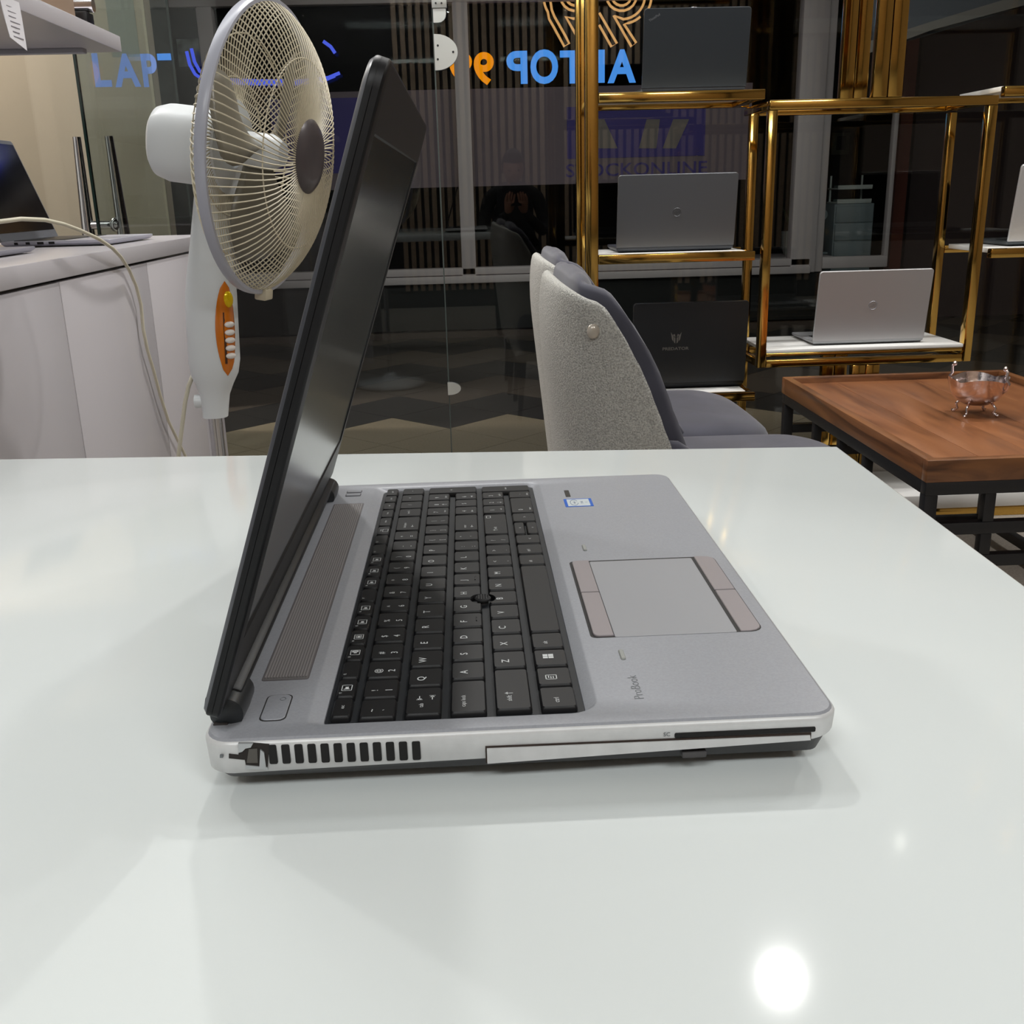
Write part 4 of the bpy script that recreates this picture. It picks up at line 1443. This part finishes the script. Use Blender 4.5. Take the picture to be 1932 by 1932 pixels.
add_text(mb, 'PREDATOR', M @ frame((-0.042, 0.104, lt+0.0004), (1, 0, 0), (0, 1, 0), (0, 0, 1)), 0.0085, 0.02, 0, True, 0.078)
for sx in (-1, 1):
    for poly in ([(0.002, 0.0), (0.006, 0.004), (0.006, 0.020), (0.002, 0.016)], [(0.0075, 0.006), (0.012, 0.012), (0.016, 0.034), (0.011, 0.026), (0.0075, 0.022)], [(0.002, 0.018), (0.010, 0.026), (0.004, 0.028)]):
        mb.face(mb.verts([M @ Vector((-0.042+sx*x, 0.119+y, lt+0.0005)) for x, y in poly]))
mb.build('emblem', EMB, ld)

# laptops on the counter
t, ld, M, lt = shop_laptop('thin silver laptop with black screen open on the white counter', (-1.058, 2.185, 0.8865), math.radians(-90), 0.33, 0.242, 109, (120, 122, 126), (176, 176, 186), 0.013, ports=True, group='laptops on the counter')
t, ld, M, lt = shop_laptop('thin grey laptop in front on the counter, cut by the left picture edge', (-1.115, 1.60, 0.8865), math.radians(-88), 0.32, 0.24, 112, (120, 122, 126), (150, 150, 160), 0.012, group='laptops on the counter')
cb2 = [at(-40, 428, 1.35), at(0, 418, 1.37), at(40, 413, 1.4), at(85, 415, 1.46), at(120, 423, 1.52), at(150, 434, 1.58), at(185, 450, 1.66), at(212, 468, 1.74), at(228, 485, 1.80)]
cb2 += [Vector((CX+0.012, p.y, p.z)) for p in [at(242, 508, 1.8)]][:0]


def onx(px, py, X):
    d = _f + (px-966)/FPX*CR - (py-966)/FPX*CU
    return CAM + d*((X-CAM.x)/d.x)


cb2 += [onx(px, py, CX+0.012) for px, py in ((243, 508), (257, 540), (266, 575), (270, 620), (278, 660), (290, 700), (302, 745), (318, 795), (335, 830), (352, 865))]
cd = MB().tube(cb2+[Vector((cb2[-1].x+0.02, cb2[-1].y+0.08, 0.2)), Vector((cb2[-1].x+0.05, cb2[-1].y+0.15, 0.004))], 0.0036, 8).build('cable', CORD, angle=180)
setp(cd, 'cream cable arching over the counter laptop and down the cabinet front', 'cable')

# ------------------------------------------------------------------ armchairs
BOUC = mat('boucle_grey', (172, 171, 166), 0.95, bump=(380, 1.0), noise=(380, 0.32, 2))
VELV = mat('velvet_slate', (58, 58, 70), 0.8, sheen=0.25, noise=(14, 0.12))


def chair(label, loc, rotz, sx=0.60, sz=0.0):
    """faces +x; back at x=0, origin on the floor under the back centre"""
    t = thing('armchair', label, 'chair', loc, rotz, 'grey armchairs')
    HW = 0.245

    def W(z):
        T = ((0.27, 0.24), (0.45, 0.225), (0.576, 0.19), (0.667, 0.162), (0.727, 0.146), (0.778, 0.122), (0.80, 0.10), (0.82, 0.072), (0.87, 0.03))
        for (z0, w0), (z1, w1) in zip(T[:-1], T[1:]):
            if z <= z1:
                return w0+(w1-w0)*max(0.0, (z-z0)/(z1-z0))
        return 0.03

    def XB(z):
        return 0.045*max(0.0, (0.74-z)/0.45) - 0.0 + 0.05*max(0, (z-0.74)/0.12)**2*0.3

    def S(th, z, off):
        c, s = math.cos(th), math.sin(th)
        e = 0.62
        hw = HW-0.02*max(0, (0.6-z)/0.3)
        x = XB(z)+W(z)*(1-abs(c)**e)
        y = math.copysign(abs(s)**e, s)*hw
        # inward normal, approximated
        nx, ny = abs(c)**0.8, -math.copysign(abs(s)**0.8, s)
        L_ = math.hypot(nx, ny)
        return Vector((x+off*nx/L_, y+off*ny/L_, z))

    def ZT(th):
        return 0.838-0.028*(abs(th)/(PI/2))**3
    n = 28
    ths = [(-1+2*i/n)*PI/2 for i in range(n+1)]
    # grey outer shell
    rows = []
    for off, v in [(0.0, k/9) for k in range(10)]:
        rows.append([S(th, 0.27+(ZT(th)-0.27-0.012)*v, off) for th in ths])
    rows.append([S(th, ZT(th)-0.004, 0.006) for th in ths])
    rows.append([S(th, ZT(th), 0.018) for th in ths])
    rows.append([S(th, ZT(th)-0.02, 0.03) for th in ths])
    rows.append([S(th, 0.40, 0.03) for th in ths])
    rows.append([S(th, 0.27, 0.03) for th in ths])
    mb = MB()
    mb.grid(rows, closeu=True)
    for e in (0, n):
        vs_ = [v for v in mb.bm.verts]
    bmesh.ops.holes_fill(mb.bm, edges=[e for e in mb.bm.edges if e.is_boundary], sides=0)
    o = subsurf(mb.build('outer_shell', BOUC, t, angle=180), 1)
    # velvet inner padding, thicker, higher, with upright channels
    rows = []

    def pleat(th):
        return 0.006*abs(math.cos(th*4.2))**0.6

    def tip(th):
        return 0.028*max(0.0, (abs(th)/(PI/2)-0.72)/0.28)

    def SP(th, z, off):
        p = S(th, z, off)
        p.x += tip(th)
        return p
    for v in [k/7 for k in range(8)]:
        rows.append([SP(th, 0.40+(ZT(th)-0.40-0.005)*v, 0.024) for th in ths])
    rows.append([SP(th, ZT(th)+0.010+0.4*pleat(th), 0.032) for th in ths])
    rows.append([SP(th, ZT(th)+0.012+0.8*pleat(th), 0.052) for th in ths])
    rows.append([SP(th, ZT(th)-0.008+0.6*pleat(th), 0.074+pleat(th)) for th in ths])
    for v in [k/5 for k in range(6)]:
        rows.append([SP(th, ZT(th)-0.06-(ZT(th)-0.06-0.40)*v, 0.088+pleat(th)) for th in ths])
    mb = MB()
    mb.grid(rows, closeu=True)
    bmesh.ops.holes_fill(mb.bm, edges=[e for e in mb.bm.edges if e.is_boundary], sides=0)
    subsurf(mb.build('back_padding', VELV, t, angle=180), 1)
    # seat cushion
    mb = MB()
    L = []
    for z, d in ((0.30, 0.012), (0.315, 0.0), (0.40, -0.006), (0.445, 0.002), (0.465, 0.02), (0.474, 0.055), (0.477, 0.11)):
        P = rrect(0.07, sx, -0.255, 0.255, (0.05, 0.13, 0.13, 0.05), 5)
        Q = inset_poly(P, d) if d else P
        L.append([Vector((x, y, z+(sz if z > 0.4 else 0)-0.016*max(0, (x-sx+0.15)/0.15)**2)) for x, y in Q])
    mb.rings(L)
    subsurf(mb.build('seat_cushion', VELV, t, angle=180), 1)
    # side wings where padding meets the seat
    for s in (-1, 1):
        mb = MB()
        P = [(0.16, 0.40), (0.36, 0.42), (0.30, 0.49), (0.24, 0.56), (0.17, 0.62)]
        mb.rings([[Vector((x, s*(0.246-0.02*k), z)) for x, z in P] for k in (0, 1, 2)])
        subsurf(mb.build('side_pad', VELV, t, angle=180), 2)
    MB().box(0.06, 0.56, -0.23, 0.23, 0.262, 0.30, 0.01).build('seat_base', BOUC, t)
    for x in (0.09, 0.52):
        for y in (-0.2, 0.2):
            MB().cyl((x, y, 0.265), (x+(0.02 if x > 0.3 else -0.02), y*1.06, 0.0), 0.016, 0.010, 12).build('leg', BLACKM, t)
    # button on the near side of the shell
    q = S(-PI/2*0.80, 0.768, -0.003)
    MB().ell((q.x, q.y, q.z), (0.010, 0.006, 0.012)).build('button', mat('button_pearl', (190, 182, 170), 0.2, 0.3), t)
    return t


chair('grey boucle armchair with slate velvet inside, nearer of two, button on its side', (0.098, 1.465, 0), 0.0, 0.625, 0.016)
chair('grey boucle armchair with slate velvet inside, half hidden behind the nearer one', (0.118, 2.06, 0), 0.0, 0.545, 0.0)

# ------------------------------------------------------------------ coffee table
def wood(name, c1, c2, c3, scale=(14, 1.6, 14)):
    m = bpy.data.materials.new(name)
    m.use_nodes = True
    nt = m.node_tree
    b = nt.nodes['Principled BSDF']
    b.inputs['Roughness'].default_value = 0.32
    tc = nt.nodes.new('ShaderNodeTexCoord')
    mp = nt.nodes.new('ShaderNodeMapping')
    mp.inputs['Scale'].default_value = scale
    nt.links.new(tc.outputs['Object'], mp.inputs[0])
    n = nt.nodes.new('ShaderNodeTexNoise')
    n.inputs['Scale'].default_value = 1.6
    n.inputs['Detail'].default_value = 7
    n.inputs['Distortion'].default_value = 1.6
    nt.links.new(mp.outputs[0], n.inputs['Vector'])
    cr = nt.nodes.new('ShaderNodeValToRGB')
    e = cr.color_ramp.elements
    e[0].position = 0.3
    e[0].color = lin(c1)+(1,)
    e[1].position = 0.72
    e[1].color = lin(c3)+(1,)
    k = e.new(0.5)
    k.color = lin(c2)+(1,)
    nt.links.new(n.outputs['Fac'], cr.inputs[0])
    nt.links.new(cr.outputs[0], b.inputs['Base Color'])
    return m


WOOD = wood('walnut', (92, 56, 35), (126, 80, 50), (142, 93, 59), (9, 1.4, 9))
WOODR = wood('walnut_rim', (66, 40, 26), (112, 72, 44), (136, 90, 54), (3, 1.6, 14))
cf = thing('coffee_table', 'low walnut coffee table with raised rim and black metal frame', 'table', (1.14, 1.94, 0), world=True)
TX0, TX1, TY0, TY1, TZ = 0.832, 1.452, 1.475, 2.405, 0.471
MB().box(TX0, TX1, TY0, TY0+0.022, TZ-0.044, TZ, 0.0015).build('rim', WOODR, cf)
MB().box(TX0, TX1, TY1-0.022, TY1, TZ-0.044, TZ, 0.0015).build('rim', WOODR, cf)
MB().box(TX0, TX0+0.022, TY0+0.0222, TY1-0.0222, TZ-0.044, TZ, 0.0015).build('rim', WOODR, cf)
MB().box(TX1-0.022, TX1, TY0+0.0222, TY1-0.0222, TZ-0.044, TZ, 0.0015).build('rim', WOODR, cf)
npk = 5
pwid = (TX1-TX0-0.0444)/npk
for i in range(npk):
    x = TX0+0.0222+i*pwid
    MB().box(x+0.0003, x+pwid-0.0003, TY0+0.0224, TY1-0.0224, TZ-0.036, TZ-0.016+0.0002*(i % 2), 0.0006).build('plank', WOOD, cf)
zr = TZ-0.0445
sq = 0.024
for (x0, x1, y0, y1) in ((TX0+0.002, TX1-0.002, TY0+0.002, TY0+0.026), (TX0+0.002, TX1-0.002, TY1-0.026, TY1-0.002), (TX0+0.002, TX0+0.026, TY0+0.0265, TY1-0.0265), (TX1-0.026, TX1-0.002, TY0+0.0265, TY1-0.0265)):
    MB().box(x0, x1, y0, y1, zr-0.026, zr, 0.001).build('frame_rail', BLACKM, cf)
for x in (TX0+0.003, TX1-0.028):
    for y in (TY0+0.003, TY1-0.028):
        MB().box(x, x+0.025, y, y+0.025, 0.0, zr-0.0265, 0.001).build('leg', BLACKM, cf)
for z0, z1 in ((0.318, 0.342), (0.250, 0.274), (0.03, 0.054)):
    for y in (TY0+0.004, TY1-0.027):
        MB().box(TX0+0.0285, TX1-0.0285, y, y+0.022, z0, z1, 0.001).build('stretcher', BLACKM, cf)
for z0, z1 in ((0.250, 0.274), (0.03, 0.054)):
    for x in (TX0+0.004, TX1-0.027):
        MB().box(x, x+0.022, TY0+0.0285, TY1-0.0285, z0, z1, 0.001).build('stretcher', BLACKM, cf)
for y in (1.80, 1.96, 2.14):
    MB().box(TX0+0.004, TX0+0.024, y-0.01, y+0.01, 0.2745, zr-0.0265, 0.001).build('spindle', BLACKM, cf)
    MB().box(TX1-0.025, TX1-0.005, y-0.01, y+0.01, 0.2745, zr-0.0265, 0.001).build('spindle', BLACKM, cf)
for x in (0.965, 1.10, 1.235, 1.35):
    MB().box(x-0.011, x+0.011, TY0+0.005, TY0+0.025, 0.3425, zr-0.0265, 0.001).build('spindle', BLACKM, cf)
    MB().box(x-0.011, x+0.011, TY0+0.005, TY0+0.025, 0.2745, 0.3175, 0.001).build('spindle', BLACKM, cf)

# silver footed bowl
bw = thing('bowl', 'small rose silver footed bowl with scalloped rim on the coffee table', 'bowl', (1.142, 1.925, TZ-0.0155), world=True)
SIL = mat('rose_silver', (232, 220, 220), 0.14, 1.0, bump=(60, 0.25))
bz = TZ-0.0155
bcx, bcy = 1.142, 1.925
mb = MB()
L = []
ns = 48
for r, z, sc in ((0.006, 0.022, 0), (0.028, 0.026, 0), (0.048, 0.038, 0), (0.060, 0.056, 0.15), (0.0635, 0.072, 0.5), (0.066, 0.086, 1.0), (0.0640, 0.086, 1.0), (0.0610, 0.072, 0.5), (0.057, 0.056, 0.15), (0.045, 0.041, 0), (0.026, 0.030, 0), (0.004, 0.027, 0)):
    L.append([Vector((bcx+r*math.cos(a), bcy+r*math.sin(a), bz+z+sc*0.009*(abs(math.cos(2*a+0.5))-0.5))) for a in [2*PI*k/ns for k in range(ns)]])
mb.rings(L)
mb.build('bowl_body', SIL, bw, angle=60)
for k in range(4):
    a = k*PI/2+0.7
    c, s = math.cos(a), math.sin(a)
    MB().tube([(bcx+0.036*c, bcy+0.036*s, bz+0.032), (bcx+0.046*c, bcy+0.046*s, bz+0.020), (bcx+0.042*c, bcy+0.042*s, bz+0.010), (bcx+0.050*c, bcy+0.050*s, bz+0.0035), (bcx+0.055*c, bcy+0.055*s, bz+0.004)], 0.0032, 8).build('foot', SIL, bw, angle=180)
for a in (2.2, 5.35):
    c, s = math.cos(a), math.sin(a)
    P = [(0.058, 0.058), (0.068, 0.066), (0.072, 0.080), (0.064, 0.092), (0.066, 0.106), (0.060, 0.112)]
    mb = MB()
    mb.tube([(bcx+r*c, bcy+r*s, bz+z) for r, z in P], 0.0035, 8)
    mb.ell((bcx+0.060*c, bcy+0.060*s, bz+0.113), (0.005, 0.005, 0.006))
    mb.build('handle', SIL, bw, angle=180)

# ------------------------------------------------------------------ seated person behind the table (seen mirrored in the glass)
SKIN = mat('skin', (178, 128, 104), 0.5)
CLOTH = mat('dark_jacket', (34, 34, 38), 0.8, noise=(40, 0.15))
HAIRM = mat('black_hair', (20, 17, 16), 0.6)
ps_ = thing('person', 'person in a dark jacket seated behind the white table looking down at a phone', 'person', (0.33, -0.86, 0), world=True)


def skin(name, pts, edges, m, parent, sub=2):
    """pts: (x,y,z,r); one continuous skinned surface"""
    bm = bmesh.new()
    vv = [bm.verts.new(Vector(p[:3])-ORG[ps_]) for p in pts]
    for a, b in edges:
        bm.edges.new((vv[a], vv[b]))
    me = bpy.data.meshes.new(name)
    bm.to_mesh(me)
    bm.free()
    o = bpy.data.objects.new(name, me)
    COL.objects.link(o)
    o.parent = parent
    me.materials.append(m)
    md = o.modifiers.new('skin', 'SKIN')
    md.use_smooth_shade = True
    for i, p in enumerate(pts):
        me.skin_vertices[0].data[i].radius = (p[3], p[3]*(p[4] if len(p) > 4 else 1))
    me.skin_vertices[0].data[0].use_root = True
    subsurf(o, sub)
    return o


px0, py0 = 0.33, -0.86
BP = [(px0, py0, 0.56, 0.15, 0.75), (px0, py0+0.01, 0.72, 0.145, 0.75), (px0, py0+0.02, 0.88, 0.16, 0.7), (px0, py0+0.03, 0.98, 0.09, 0.9), (px0, py0+0.05, 1.035, 0.055)]
BE = [(0, 1), (1, 2), (2, 3), (3, 4)]
for s in (-1, 1):
    k = len(BP)
    BP += [(px0+s*0.17, py0+0.02, 0.945, 0.062), (px0+s*0.215, py0+0.06, 0.78, 0.048), (px0+s*0.20, py0+0.16, 0.70, 0.043), (px0+s*0.10, py0+0.30, 0.80, 0.034), (px0+s*0.055, py0+0.345, 0.84, 0.029)]
    BE += [(3, k), (k, k+1), (k+1, k+2), (k+2, k+3), (k+3, k+4)]
    k = len(BP)
    BP += [(px0+s*0.09, py0+0.10, 0.53, 0.088), (px0+s*0.12, py0+0.42, 0.53, 0.062), (px0+s*0.12, py0+0.44, 0.30, 0.052), (px0+s*0.12, py0+0.43, 0.09, 0.040), (px0+s*0.13, py0+0.52, 0.045, 0.036)]
    BE += [(0, k), (k, k+1), (k+1, k+2), (k+2, k+3), (k+3, k+4)]
body = skin('body', BP, BE, CLOTH, ps_)
# head, a little bowed
HM = Matrix.Translation((px0, py0+0.085, 1.135)) @ Matrix.Rotation(math.radians(-20), 4, 'X')
mb = MB()
L = []
for j in range(1, 16):
    t = PI*j/16
    z = -math.cos(t)*0.118
    w = math.sin(t)
    fx_ = 0.076*w*(1.0 if z > -0.02 else 1.0-0.28*(-(z+0.02)/0.1))
    row = []
    for k in range(28):
        a = 2*PI*k/28
        x, y = math.cos(a)*fx_, math.sin(a)*(0.098*w)
        if y > 0:
            f = max(0.0, 1-abs(x)/0.016)
            y += 0.022*f*max(0.0, 1-abs(z+0.012)/0.026)          # nose
            y += 0.006*max(0.0, 1-abs(x)/0.028)*max(0.0, 1-abs(z+0.055)/0.012)   # lips
            y += 0.008*max(0.0, 1-abs(x)/0.05)*max(0.0, 1-abs(z-0.034)/0.014)    # brow
            y -= 0.007*max(0.0, 1-abs(abs(x)-0.032)/0.018)*max(0.0, 1-abs(z-0.012)/0.014)  # eye sockets
        row.append(HM @ Vector((x, y, z)))
    L.append(row)
mb.rings(L)
mb.cyl(tuple(HM @ Vector((0, -0.01, -0.09))), (px0, py0+0.045, 1.0), 0.05, 0.055, 16)
for s in (-1, 1):
    mb.ell(HM @ Vector((s*0.078, -0.008, 0.0)), (0.010, 0.02, 0.032), HM.to_3x3(), 10, 6)
head = subsurf(mb.build('head', SKIN, ps_, angle=180), 1)
mb = MB()
for s in (-1, 1):
    mb.ell(HM @ Vector((s*0.031, 0.082, 0.012)), (0.013, 0.010, 0.008), HM.to_3x3(), 10, 6)
mb.build('eyes', mat('eye_dark', (30, 24, 22), 0.2), head)
mb = MB()
L = []
for j in range(5, 13):
    t = PI*j/12
    z = -math.cos(t)*0.128+0.004
    row = []
    for k in range(28):
        a = 2*PI*k/28
        lim = 1.0 if math.sin(a) < 0.35 or z > 0.06 else 0.80
        row.append(HM @ Vector((math.cos(a)*0.084*math.sin(t)*lim, math.sin(a)*0.106*math.sin(t)*lim-0.006, z)))
    L.append(row)
mb.rings(L)
mb.build('hair', HAIRM, head, angle=180)
# hands around the phone: palm, four fingers and a thumb each
for s in (-1, 1):
    hx, hy, hz = px0+s*0.055, py0+0.345, 0.84
    HP = [(hx, hy, hz, 0.027, 0.8), (hx-s*0.006, hy+0.035, hz+0.035, 0.034, 0.5), (hx-s*0.008, hy+0.055, hz+0.062, 0.036, 0.42)]
    HE = [(0, 1), (1, 2)]
    for f in range(4):
        k = len(HP)
        ox = (f-1.5)*0.0185
        ln = (0.052, 0.062, 0.058, 0.045)[f]
        HP += [(hx-s*0.008+ox, hy+0.066, hz+0.076, 0.0092), (hx-s*0.014+ox*0.95, hy+0.070+ln*0.35, hz+0.082+ln*0.45, 0.0085), (hx-s*0.022+ox*0.9, hy+0.062+ln*0.35, hz+0.084+ln*0.9, 0.0072)]
        HE += [(2, k), (k, k+1), (k+1, k+2)]
    k = len(HP)
    HP += [(hx-s*0.034, hy+0.028, hz+0.042, 0.011), (hx-s*0.046, hy+0.036, hz+0.068, 0.0095), (hx-s*0.044, hy+0.040, hz+0.092, 0.008)]
    HE += [(1, k), (k, k+1), (k+1, k+2)]
    skin('hand', HP, HE, SKIN, ps_, 1)
ph = thing('phone', 'dark phone held in the seated person\'s hands', 'phone', (px0, py0+0.40, 0.93), world=True)
MB().box(px0-0.037, px0+0.037, py0+0.405, py0+0.413, 0.885, 1.035, 0.003).build('case', BLK, ph)
MB().box(px0-0.034, px0+0.034, py0+0.4035, py0+0.4052, 0.889, 1.031).build('screen', mat('screen_18', (18, 18, 20), 0.1), ph)
so = thing('stool', 'black padded stool under the seated person', 'stool', (px0, py0+0.02, 0), world=True)
MB().lathe([(0.0, 0.40), (0.17, 0.40), (0.185, 0.42), (0.17, 0.445), (0.0, 0.45)], 28, Matrix.Translation((px0, py0+0.02, 0)), False).build('seat', BLK, so)
for k in range(4):
    a = PI/4+k*PI/2
    MB().cyl((px0+0.11*math.cos(a), py0+0.02+0.11*math.sin(a), 0.405), (px0+0.17*math.cos(a), py0+0.02+0.17*math.sin(a), 0), 0.013, 0.011, 10).build('leg', BLACKM, so)
